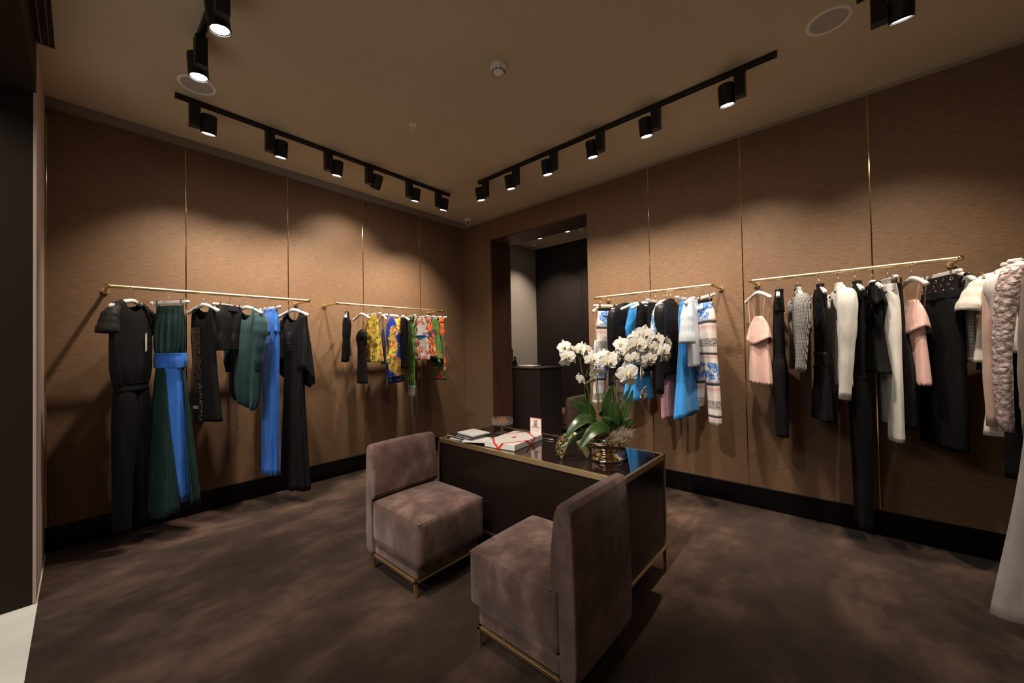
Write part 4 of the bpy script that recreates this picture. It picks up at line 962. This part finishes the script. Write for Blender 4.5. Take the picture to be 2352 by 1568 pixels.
bd_ = body(-.27, -.69, [(0, .05, .015, 0, 0, 0), (.3, .115, .03, 0, 0, 0), (1, .10, .03, 0, 0, 0)], None, ((4, .004, 0, .2),))
put(2, -1.598, -18, 'navy_top', 'narrow navy blue top with ribbon strap between two floral pieces', 'top', G2, [('top_body', bd_, NAVY), ('strap', MB().box((-.012, -.004, -.28), (.012, .004, -.085)), NAVY, 0)], 'sh', 'white hanger holding the narrow navy top')
bd_ = body(0, -.88, [(0, .16, .02, 0, 0, 0), (.2, .155, .055, 0, 0, 0), (.42, .125, .05, 0, 0, 0), (.65, .165, .07, 0, 0, 0), (1, .15, .06, .02, 0, 0)], dict(neck=.09, front=.06, back=.04, arm=(.13, .16)), ((4, .012, 0, .2),))
hm = body(-.84, -.925, [(0, .151, .062, .02, 0, 0), (1, .150, .062, .02, 0, 0)], None, ((4, .012, 0, 0),), m=4, grow=.002)
put(2, -1.439, -68, 'floral_dress', 'fitted dress in blue with yellow and red flowers and a dark banded hem', 'dress', G2, [('dress_body', bd_, 'blue_floral'), ('hem_band', hm, NAVY)], 'clip', 'white clip hanger above the blue and yellow floral dress')
put(2, -1.329, -8, 'sleeveless_dress', 'plain black sleeveless dress behind the blue floral dress', 'dress', G2, [('dress_body', body(0, -.75, [(0, .165, .018, 0, 0, 0), (.2, .15, .05, 0, 0, 0), (1, .15, .06, 0, 0, 0)], dict(neck=.08, front=.05, back=.03, arm=(.12, .20)), ((4, .006, 0, .3),)), B)], 'sh', 'white hanger holding the plain black sleeveless dress')
g1_, g2_, g3_ = trousers(-.11, -.38, -1.0, .10, .022, (.06, .055, .052), .5, .42)
cf = [body(-.98, -1.13, [(0, .056, .034, s * .050, 0, .15), (1, .050, .034, s * .052, 0, .15)], None, (), m=5, n=30) for s in (-1, 1)]
put(2, -1.208, -16, 'print_trousers', 'long slim green printed trousers with striped black cuffs', 'trousers', G2, [('yoke', g1_, 'green_print'), ('leg', g2_, 'green_print'), ('leg', g3_, 'green_print'), ('cuff', cf[0], 'check_big'), ('cuff', cf[1], 'check_big')], 'clip', 'white clip hanger holding the long green trousers')
put(2, -1.062, 2, 'graphic_top', 'red, white and black graphic print top with blue band', 'top', G2, [('top_body', body(-.12, -.66, [(0, .14, .02, 0, 0, 0), (.5, .15, .06, 0, 0, 0), (1, .165, .085, 0, 0, 0)], None, ((4, .013, 1, .1),)), 'red_white'), ('band', body(-.34, -.375, [(0, .149, .055, 0, 0, 0), (1, .151, .057, 0, 0, 0)], None, ((4, .008, 1, 0),), m=3, grow=.004), SKY)], 'clip', 'white clip hanger holding the graphic print top')
put(2, -.955, -4, 'orange_skirt', 'flared orange floral skirt with white lining', 'skirt', G2, [('skirt', body(-.12, -.62, [(0, .11, .02, 0, 0, 0), (.5, .15, .06, 0, 0, 0), (1, .20, .10, 0, 0, 0)], None, ((4, .016, 0, .1),)), 'orange_floral'), ('lining', body(-.13, -.615, [(0, .10, .018, 0, 0, 0), (1, .19, .09, 0, 0, 0)], None, ((4, .014, 0, .1),)), WHITE)], 'clip', 'white clip hanger holding the orange floral skirt')
put(2, -.868, 2, 'green_skirt', 'green skirt with red and orange motifs', 'skirt', G2, [('skirt', body(-.12, -.66, [(0, .12, .02, 0, 0, 0), (.5, .15, .06, 0, 0, 0), (1, .19, .09, 0, 0, 0)], None, ((5, .015, .4, .1),), hem=lambda c, s: .05 * c), 'green_orange'), ('trim_edge', body(-.645, -.67, [(0, .187, .089, 0, 0, 0), (1, .19, .09, 0, 0, 0)], None, ((5, .015, .4, 0),), m=3, grow=.002, hem=lambda c, s: .05 * c), B)], 'clip', 'white clip hanger holding the green skirt')
g1_, g2_, g3_ = trousers(-.115, -.42, -.94, .125, .03, (.095, .08, .075), .5, .48)
put(2, -.785, 4, 'jungle_trousers', 'orange and dark jungle print cropped trousers at the right end of the corner rail', 'trousers', G2, [('yoke', g1_, 'jungle_floral'), ('leg', g2_, 'jungle_floral'), ('leg', g3_, 'jungle_floral')], 'clip', 'white clip hanger at the corner end of the rail with the jungle print trousers')

# ---- rail 3
bd_ = body(-.46, -1.03, [(0, .11, .02, -.07, 0, 0), (.15, .13, .05, -.06, 0, 0), (1, .13, .055, -.06, 0, 0)], None, ((4, .006, 0, .2),))
stp = strap_line([(-.165, .004, -.15), (-.15, .0, -.47)]); strap_line([(-.08, .004, -.13), (-.06, 0, -.46)], mb=stp)
put(3, -2.538, 10, 'camisole', 'pale blue and white camisole hung low by thin straps beside the doorway', 'camisole', G3, [('top_body', bd_, PALE), ('straps', stp, WHITE, 0)], 'sh', 'white hanger at the doorway end of the rail with thin straps')
def rose_trousers(s, yaw, label, hl, zb, zb2, tilt):
    a_, b_1, b_2 = trousers(-.16, -.48, zb, .135, .035, (.080, .070, .062), .5, .55, ((2, .006, 0, 0), (5, .004, 1, 0)), tilt, .155, zb2, .07)
    wb = body(-.125, -.175, [(0, .13, .025, 0, 0, 0), (1, .137, .038, 0, 0, 0)], None, (), m=5, hem=lambda c, s: -.015 * (1 - abs(c)))
    put(3, s, yaw, 'rose_print_trousers', label, 'trousers', G3, [('waistband', wb, B), ('yoke', a_, 'rose_stripe'), ('leg', b_1, 'rose_stripe'), ('leg', b_2, 'rose_stripe'), ('drawstring', strap_line([(0, -.04, -.17), (.01, -.055, -.21), (-.005, -.05, -.25)], .004), WHITE, 0)], 'clip', hl)
rose_trousers(-2.646, -30, 'white trousers with blue roses and pink stripes, half hidden behind the orchids', 'white clip hanger holding the rose print trousers next to the doorway', -1.12, -1.10, 0)
put(3, -2.830, -14, 'leather_jacket', 'black leather jacket between the doorway-side rose trousers and the blue dress', 'jacket', G3, jacket(.20, .78, LT, slL=.76), 'sh', 'white hanger holding the black leather jacket')
bd_ = body(0, -1.06, [(0, .165, .018, 0, 0, 0), (.15, .15, .05, 0, 0, 0), (.45, .13, .055, 0, 0, 0), (1, .20, .10, 0, 0, 0)], dict(neck=.07, front=.03, back=.03, arm=(.10, .22)), ((6, .012, 0, .35),))
put(3, -2.951, -22, 'blue_dress', 'sky blue sleeveless dress with high neck, flaring below the orchids', 'dress', G3, [('dress_body', bd_, SKY)], 'sh', 'white hanger whose long arm points left of the sky blue dress')
put(3, -3.035, -14, 'black_shell_blouse', 'black sleeveless top between the sky blue dress and the rose print top', 'top', G3, [('top_body', body(0, -.77, [(0, .16, .018, 0, 0, 0), (.2, .15, .05, 0, 0, 0), (1, .15, .05, 0, 0, 0)], dict(neck=.08, front=.08, back=.04, arm=(.11, .2)), ((4, .006, 0, .2),)), B)], 'sh', 'white hanger holding the black sleeveless top')
a_, b_1, b_2 = trousers(-.12, -.30, -.52, .125, .03, (.09, .085, .08), .5, .5)
put(3, -3.135, -4, 'dark_shorts', 'dark shorts on a clip hanger behind the rose print top', 'shorts', G3, [('yoke', a_, B), ('leg', b_1, B), ('leg', b_2, B)], 'clip', 'white clip hanger holding the dark shorts')
p_ = [('top_body', body(0, -.76, [(0, .185, .02, 0, 0, 0), (.2, .18, .05, 0, 0, 0), (1, .19, .07, 0, 0, 0)], dict(neck=.08, front=.05, back=.03), ((5, .010, 0, .2),)), 'rose_stripe')]
for s in short_sleeves(.18, .27, .06, .075, .035): p_.append(('sleeve', s, 'rose_white'))
put(3, -3.218, 2, 'rose_blouse', 'short-sleeved top with blue roses on white, stripes and black hem', 'top', G3, p_ + [('hem_band', body(-.72, -.83, [(0, .188, .068, 0, 0, 0), (1, .19, .07, 0, 0, 0)], None, ((5, .010, 0, 0),), m=4, grow=.002), B)], 'sh', 'white hanger holding the rose print top')
put(3, -3.279, -6, 'black_jacket', 'soft black zip jacket with long sleeves over a pink skirt', 'jacket', G3, jacket(.20, .80, LT, slL=.80, r0=.07, d=.05), 'sh', 'white hanger inside the soft black jacket')
put(3, -3.245, -2, 'pink_skirt', 'rose pink satin skirt hanging lower than the black jacket beside it', 'skirt', G3, [('skirt', body(-.60, -1.20, [(0, .15, .03, 0, 0, 0), (.3, .165, .05, 0, 0, 0), (1, .175, .055, 0, 0, 0)], None, ((4, .010, 1, .1),), hem=lambda c, s: -.05 * max(0, c)), ROSE), ('strap', MB().box((-.12, -.004, -.62), (-.10, .004, -.10)).box((.10, -.004, -.62), (.12, .004, -.10)), ROSE, 0)], 'sh', 'white hanger behind the black jacket carrying the pink skirt loops')
bd_ = body(-.125, -1.18, [(0, .085, .02, 0, 0, 0), (.12, .13, .045, 0, 0, 0), (.4, .13, .055, 0, 0, 0), (1, .225, .09, 0, 0, 0)], None, ((5, .016, 0, .3),), hem=lambda c, s: -.03 * s)
put(3, -3.409, -6, 'long_blue_dress', 'long sky blue halter dress flaring to the hem beside the pale blue top', 'dress', G3, [('dress_body', bd_, SKY), ('strap', strap_line([(-.075, -.012, -.14), (-.085, -.03, -.22), (-.12, -.04, -.30)], .006), SKY, 0)], 'clip', 'white clip hanger holding the long sky blue dress')
p_ = [('top_body', body(0, -.72, [(0, .18, .02, 0, 0, 0), (.2, .17, .045, 0, 0, 0), (1, .17, .05, 0, 0, 0)], dict(neck=.085, front=.04, back=.02), ((4, .005, 0, .2),)), PALE)]
for s in short_sleeves(.175, .36, .065, .085, .02): p_.append(('sleeve', s, PALE))
put(3, -3.485, -2, 'pale_top', 'pale blue and white top with wide short sleeves', 'top', G3, p_, 'sh', 'white hanger holding the pale blue top')
rose_trousers(-3.573, 40, 'fully visible white trousers with blue roses and pink stripes beside the pale blue top', 'white clip hanger holding the rose print trousers at the right end of the rail', -1.21, -1.10, .02)

# ---- rail 4
def cami(s, yaw, L1, L2, label, hl, zt=-.33):
    bd_ = body(zt, -L2, [(0, .045, .03, 0, 0, 0), (.10, .125, .045, 0, 0, 0), (.4, .135, .05, 0, 0, 0), (1, .17, .07, 0, 0, 0)], None, ((5, .008, 0, .3),), n=110, hem=lambda c, s_: .012 * abs(math.sin(9 * math.atan2(s_, c + 1e-9))))
    rf = body(zt + .03, zt - .20, [(0, .05, .03, 0, 0, 0), (.35, .13, .050, 0, 0, 0), (1, .175, .085, 0, 0, 0)], None, ((3, .012, .5, .2),), m=16, hem=lambda c, s_: .05 * abs(c) ** 2)
    stp = MB()
    for x in (-.135, .135):
        strap_line([(x, .004, zs(.135) + .014), (x * .98, .020, zs(.135) - .03), (x * .75, .03, zt - .02)], .0020, stp); strap_line([(x, -.004, zs(.135) + .014), (x * .98, -.022, zs(.135) - .03), (x * .75, -.03, zt - .02)], .0020, stp)
    put(4, s, yaw, 'camisole', label, 'camisole', G4, [('top_body', bd_, PINK), ('bust_frill', rf, PINK), ('straps', stp, PINK, 0)], 'sh', hl)
cami(-3.977, 34, 0, .86, 'blush pink camisole with frilled bust and scalloped hem at the left end of the rail', 'white hanger at the left end of the right wall rail with the pink camisole')
def studs(pts, r=.004):
    m_ = MB()
    for p in pts: m_.sphere(p, r, 5)
    return m_
p_ = jacket(.15, 1.02, B, slL=.55, r0=.045, hem_w=.15, d=.07)[:1] + [('lapel', body(-.10, -.28, [(0, .055, .04, -.06, -.01, 0), (1, .085, .055, -.075, 0, 0)], None, ((3, .012, 0, 0),), m=8), B)]
a_, b_1, b_2 = trousers(-.62, -.80, -1.25, .14, .045, (.09, .085, .09), .5, .5)
put(4, -4.115, 8, 'black_coat_dress', 'slim black jumpsuit with crystal-trimmed lapel, wide legs, between pink camisole and checked jacket', 'jumpsuit', G4, p_ + [('yoke', a_, B), ('leg', b_1, B), ('leg', b_2, B), ('crystals', studs([(-.13, -.045, -.17), (-.15, -.03, -.20), (-.09, -.06, -.22), (-.11, .03, -.25)]), stud, 0)], 'sh', 'white hanger holding the slim black jumpsuit')
put(4, -4.245, 11, 'checked_jacket', 'short black and white checked jacket seen from the sleeve', 'jacket', G4, jacket(.195, .66, M['check'], slL=.58, r0=.072, parts=[('neck_trim', body(-.075, -.115, [(0, .05, .03, 0, 0, 0), (1, .062, .04, 0, 0, 0)], None, (), m=4), LT)]), 'sh', 'hanger hidden inside the checked jacket')
p_ = [('bodice', body(0, -.72, [(0, .165, .02, 0, 0, 0), (.15, .165, .05, 0, 0, 0), (.6, .13, .06, 0, 0, 0), (1, .125, .06, 0, 0, 0)], dict(neck=.075, front=.03, back=.02, arm=(.13, .22)), ((4, .004, 0, .2),)), B),
      ('skirt', body(-.70, -1.10, [(0, .126, .062, 0, 0, 0), (.5, .165, .085, 0, 0, 0), (1, .185, .10, 0, 0, 0)], None, ((5, .010, 0, .2),)), B), ('leather_waist', body(-.60, -.715, [(0, .13, .062, 0, 0, 0), (1, .126, .062, 0, 0, 0)], None, (), m=4, grow=.002), LT),
      ('collar', body(-.085, -.21, [(0, .05, .032, -.03, 0, 0), (1, .085, .050, -.05, 0, 0)], None, ((3, .008, 0, 0),), m=8), B), ('crystals', studs([(-.168, -.02, -.26), (-.166, -.02, -.50), (-.14, -.055, -.62), (-.17, .01, -.29)]), stud, 0)]
put(4, -4.376, 13, 'peplum_dress', 'black sleeveless dress with leather waist and flared skirt, left of the white blazer', 'dress', G4, p_, 'sh', 'white hanger holding the black flared dress')
put(4, -4.489, 12, 'white_blazer', 'plain white blazer hanging sleeve-on between black garments', 'blazer', G4, jacket(.20, .84, WHITE, slL=.76, r0=.078, fwd=.04, d=.07), 'sh', 'white hanger inside the white blazer')
bd_ = body(0, -.80, [(0, .165, .02, 0, 0, 0), (.15, .16, .05, 0, 0, 0), (1, .13, .055, 0, 0, 0)], dict(neck=.08, front=.10, back=.02, arm=(.14, .14)), ((4, .005, 0, .2),))
a_, b_1, b_2 = trousers(-.79, -1.05, -1.84, .128, .04, (.085, .07, .055), .5, .46, ((3, .006, 0, 0),))
put(4, -4.581, 10, 'black_jumpsuit', 'very long black jumpsuit with wide collar, reaching down over the skirting', 'jumpsuit', G4, [('bodice', bd_, B), ('collar', body(-.09, -.19, [(0, .055, .032, -.04, 0, 0), (1, .085, .055, -.07, 0, 0)], None, ((3, .012, 1, 0),), m=8, hem=lambda c, s: -.04 * abs(s)), B), ('waistband', body(-.77, -.83, [(0, .133, .057, 0, 0, 0), (1, .132, .056, 0, 0, 0)], None, (), m=4, grow=.002), S_), ('yoke', a_, B), ('leg', b_1, B), ('leg', b_2, B)], 'sh', 'white hanger holding the very long black jumpsuit')
bd_ = body(0, -.74, [(0, .155, .02, 0, 0, 0), (.2, .14, .055, 0, 0, 0), (.5, .12, .06, 0, 0, 0), (1, .185, .095, -.01, 0, 0)], dict(neck=.085, front=.12, back=.10, arm=(.11, .22)), ((5, .012, 0, .35),))
kh = MB(); kp = [(.035 * math.cos(a * PI / 10) - .155 + .04, +.060 + 0 * a, -.30 + .035 * math.sin(a * PI / 10)) for a in range(21)]; kh.tube(kp, .003, 6)
put(4, -4.671, 12, 'collared_dress', 'short black dress with pointed studded collar, keyhole and flared hem', 'dress', G4, [('dress_body', bd_, B), ('collar', body(-.11, -.235, [(0, .060, .035, -.055, 0, 0), (1, .085, .060, -.085, 0, .2)], None, ((3, .016, 0, 0),), m=9, hem=lambda c, s: -.05 * abs(s)), S_), ('keyhole_piping', kh, S_, 0), ('crystals', studs([(-.20, -.01, -.145), (-.17, -.03, -.13), (-.21, .02, -.155), (-.16, .035, -.14)], .005), stud, 0)], 'sh', 'white hanger whose round end shows above the studded collar')
a_, b_1, b_2 = trousers(-.14, -.42, -1.20, .125, .035, (.088, .075, .07), .5, .52, ((2, .007, 0, 0),), 0, .14, -1.10)
put(4, -4.750, 9, 'white_trousers', 'long white tailored trousers with paper-bag waist', 'trousers', G4, [('paperbag_waist', body(-.095, -.20, [(0, .115, .045, 0, 0, 0), (.5, .108, .030, 0, 0, 0), (1, .125, .036, 0, 0, 0)], None, ((11, .008, 0, -.01),), m=8), WHITE), ('yoke', a_, WHITE), ('leg', b_1, WHITE), ('leg', b_2, WHITE), ('belt_loop', body(-.150, -.160, [(0, .112, .034, 0, 0, 0), (1, .112, .034, 0, 0, 0)], None, (), m=3, grow=.004), IVORY)], 'clip', 'white clip hanger holding the white trousers')
bd_ = body(-.12, -1.12, [(0, .035, .012, .04, 0, 0), (.3, .055, .03, .04, 0, 0), (.6, .13, .05, .02, 0, 0), (1, .12, .06, .02, 0, 0)], None, ((4, .006, 0, .1),))
put(4, -4.818, 16, 'halter_dress', 'narrow black halter dress on ribbon straps just left of the second pink camisole', 'dress', G4, [('dress_body', bd_, S_), ('straps', MB().box((.02, -.012, -.30), (.04, -.008, -.085)).box((.05, .008, -.30), (.07, .012, -.085)), S_, 0)], None)
cami(-4.866, 14, 0, .82, 'second blush pink camisole, in front of the black eyelet-waist trousers', 'white hanger pointing at the camera with the second pink camisole', -.28)
a_, b_1, b_2 = trousers(-.21, -.48, -1.22, .155, .042, (.10, .088, .088), .5, .52, ((2, .008, 0, 0),), .015, .165)
wb = body(-.115, -.235, [(0, .15, .030, 0, 0, 0), (1, .156, .045, 0, 0, 0)], None, (), m=8, hem=lambda c, s: 0)
eys = []; rn = random.Random(2)
for k in range(15):
    x = -.13 + (k % 5) * .062 + .02 * (k // 5 % 2); z = -.140 - (k // 5) * .034; a = []
    for j in range(13): xx = x + .009 * math.cos(j * PI / 6); a.append((xx, (.026 + .010 * (-.115 - z) / .12) * max(.05, 1 - (abs(xx) / .153) ** 2.2) ** .45 + .003, z + .009 * math.sin(j * PI / 6)))
    eys.append(('eyelet', MB().tube(a, .0022, 5), stud, 0))
put(4, -4.990, 22, 'eyelet_trousers', 'black trousers whose glossy waistband is set with metal eyelets', 'trousers', G4, [('waistband', wb, LT), ('yoke', a_, B), ('leg', b_1, B), ('leg', b_2, B)] + eys, 'clip', 'white clip hanger holding the eyelet-waist trousers')
put(4, -5.074, 10, 'houndstooth_shell', 'black and white checked top with black piping at the right end of the rail', 'top', G4, [('top_body', body(0, -.66, [(0, .175, .02, 0, 0, 0), (.2, .165, .05, 0, 0, 0), (1, .155, .055, 0, 0, 0)], dict(neck=.105, front=.12, back=.05, arm=(.15, .16)), ((4, .006, 0, .2),)), 'check'),
    ('piping', body(0, -.13, [(0, .177, .024, 0, 0, 0), (1, .172, .035, 0, 0, 0)], dict(neck=.10, front=.10, back=.03), (), m=3), LT)], 'sh', 'white hanger at the right end of the rail holding the checked top')

# ---- rail 5, seen sleeve-on at the right edge
zip_ = plain('pale_zip', (.55, .45, .28), .3, .9)
p_ = [('top_body', body(0, -.66, [(0, .19, .02, 0, 0, 0), (.2, .20, .06, 0, 0, 0), (.5, .225, .07, 0, 0, 0), (1, .25, .075, 0, 0, 0)], dict(neck=.08, front=.05, back=.02), ((5, .008, 0, .2),)), IVORY)]
for s in (-1, 1): p_.append(('sleeve', sleeve([(s * .13, 0, -.145), (s * .19, 0, -.175), (s * .24, .01, -.25), (s * .268, .02, -.36)], [.035, .066, .088, .10], .6, wr=.008), IVORY))
og = MB()
for k in range(22): og.box((.215 - .0015 * k, .062 + .0 * k, -.135 - k * .0085), (.227 - .0015 * k, .070, -.131 - k * .0085))
p_ += [('zip', MB().box((.150, .070, -.66), (.155, .074, -.42)), zip_, 0), ('openwork', og, plain('dark_openwork', (.30, .22, .10), .8), 0)]
put(5, -.46, 0, 'ivory_top', 'ivory top with draped short sleeve, openwork seam and side zip', 'top', G5, p_, 'sh', 'hanger inside the ivory top')
put(5, -.38, 0, 'basket_check_top', 'top in black and white basket check, its hem below the ivory top', 'top', G5, [('top_body', body(0, -.71, [(0, .17, .02, 0, 0, 0), (.2, .19, .05, 0, 0, 0), (1, .235, .055, 0, 0, 0)], dict(neck=.08, front=.05, back=.02), ()), 'check_big')], 'sh', 'hanger inside the basket check top')
put(5, -.56, 0, 'blush_coat', 'nude blush coat with long sleeves behind the white jacket', 'coat', G5, jacket(.185, .92, BLUSH, slL=.86, r0=.042, hem_w=.22, spread=.03), 'sh', 'hanger inside the nude blush coat')
put(5, -.52, 0, 'cream_skirt', 'cream skirt whose pointed hem hangs below the blush coat', 'skirt', G5, [('skirt', body(-.13, -1.08, [(0, .15, .03, 0, 0, 0), (.5, .19, .05, 0, 0, 0), (1, .235, .06, 0, 0, 0)], None, ((4, .006, 0, .2),)), IVORY)], 'clip', 'clip hanger of the cream skirt')
put(5, -.70, 0, 'white_jacket', 'white jacket with smooth rounded shoulder beside the pink lace jacket', 'jacket', G5, jacket(.205, .60, WHITE, slL=.50, r0=.05, spread=-.01), 'sh', 'hanger inside the white jacket')
a_, b_1, b_2 = trousers(-.13, -.45, -1.28, .15, .045, (.10, .09, .10), .5, .52, ((2, .006, 0, 0),), .0, .165)
put(5, -.64, 0, 'dark_trousers', 'dark trousers hanging in the shadow behind the blush coat', 'trousers', G5, [('yoke', a_, B), ('leg', b_1, B), ('leg', b_2, B)], 'clip', 'clip hanger of the dark trousers')
put(5, -.86, 0, 'ruched_jacket', 'pale pink jacket covered in ruched lace', 'jacket', G5, jacket(.175, .88, M['lace_pink'], slL=.84, r0=.066, spread=.05), 'sh', 'hanger inside the ruched lace jacket')
put(5, -1.02, 0, 'stone_jacket', 'stone beige cotton jacket cropped by the right edge of the view', 'jacket', G5, jacket(.130, .90, STONE, slL=.85, r0=.050, spread=.05), 'sh', 'hanger inside the stone beige jacket')
a_, b_1, b_2 = trousers(-.13, -.50, -1.80, .17, .05, (.11, .12, .215), .55, .62, ((2, .010, 0, 0), (3, .008, 1, .2)), .0, .20)
put(5, -1.16, 0, 'wide_trousers', 'long pale pink wide-leg trousers flaring almost to the carpet at the right edge', 'trousers', G5, [('yoke', a_, LTPINKTR), ('leg', b_1, LTPINKTR), ('leg', b_2, LTPINKTR)], 'clip', 'clip hanger of the wide-leg trousers')
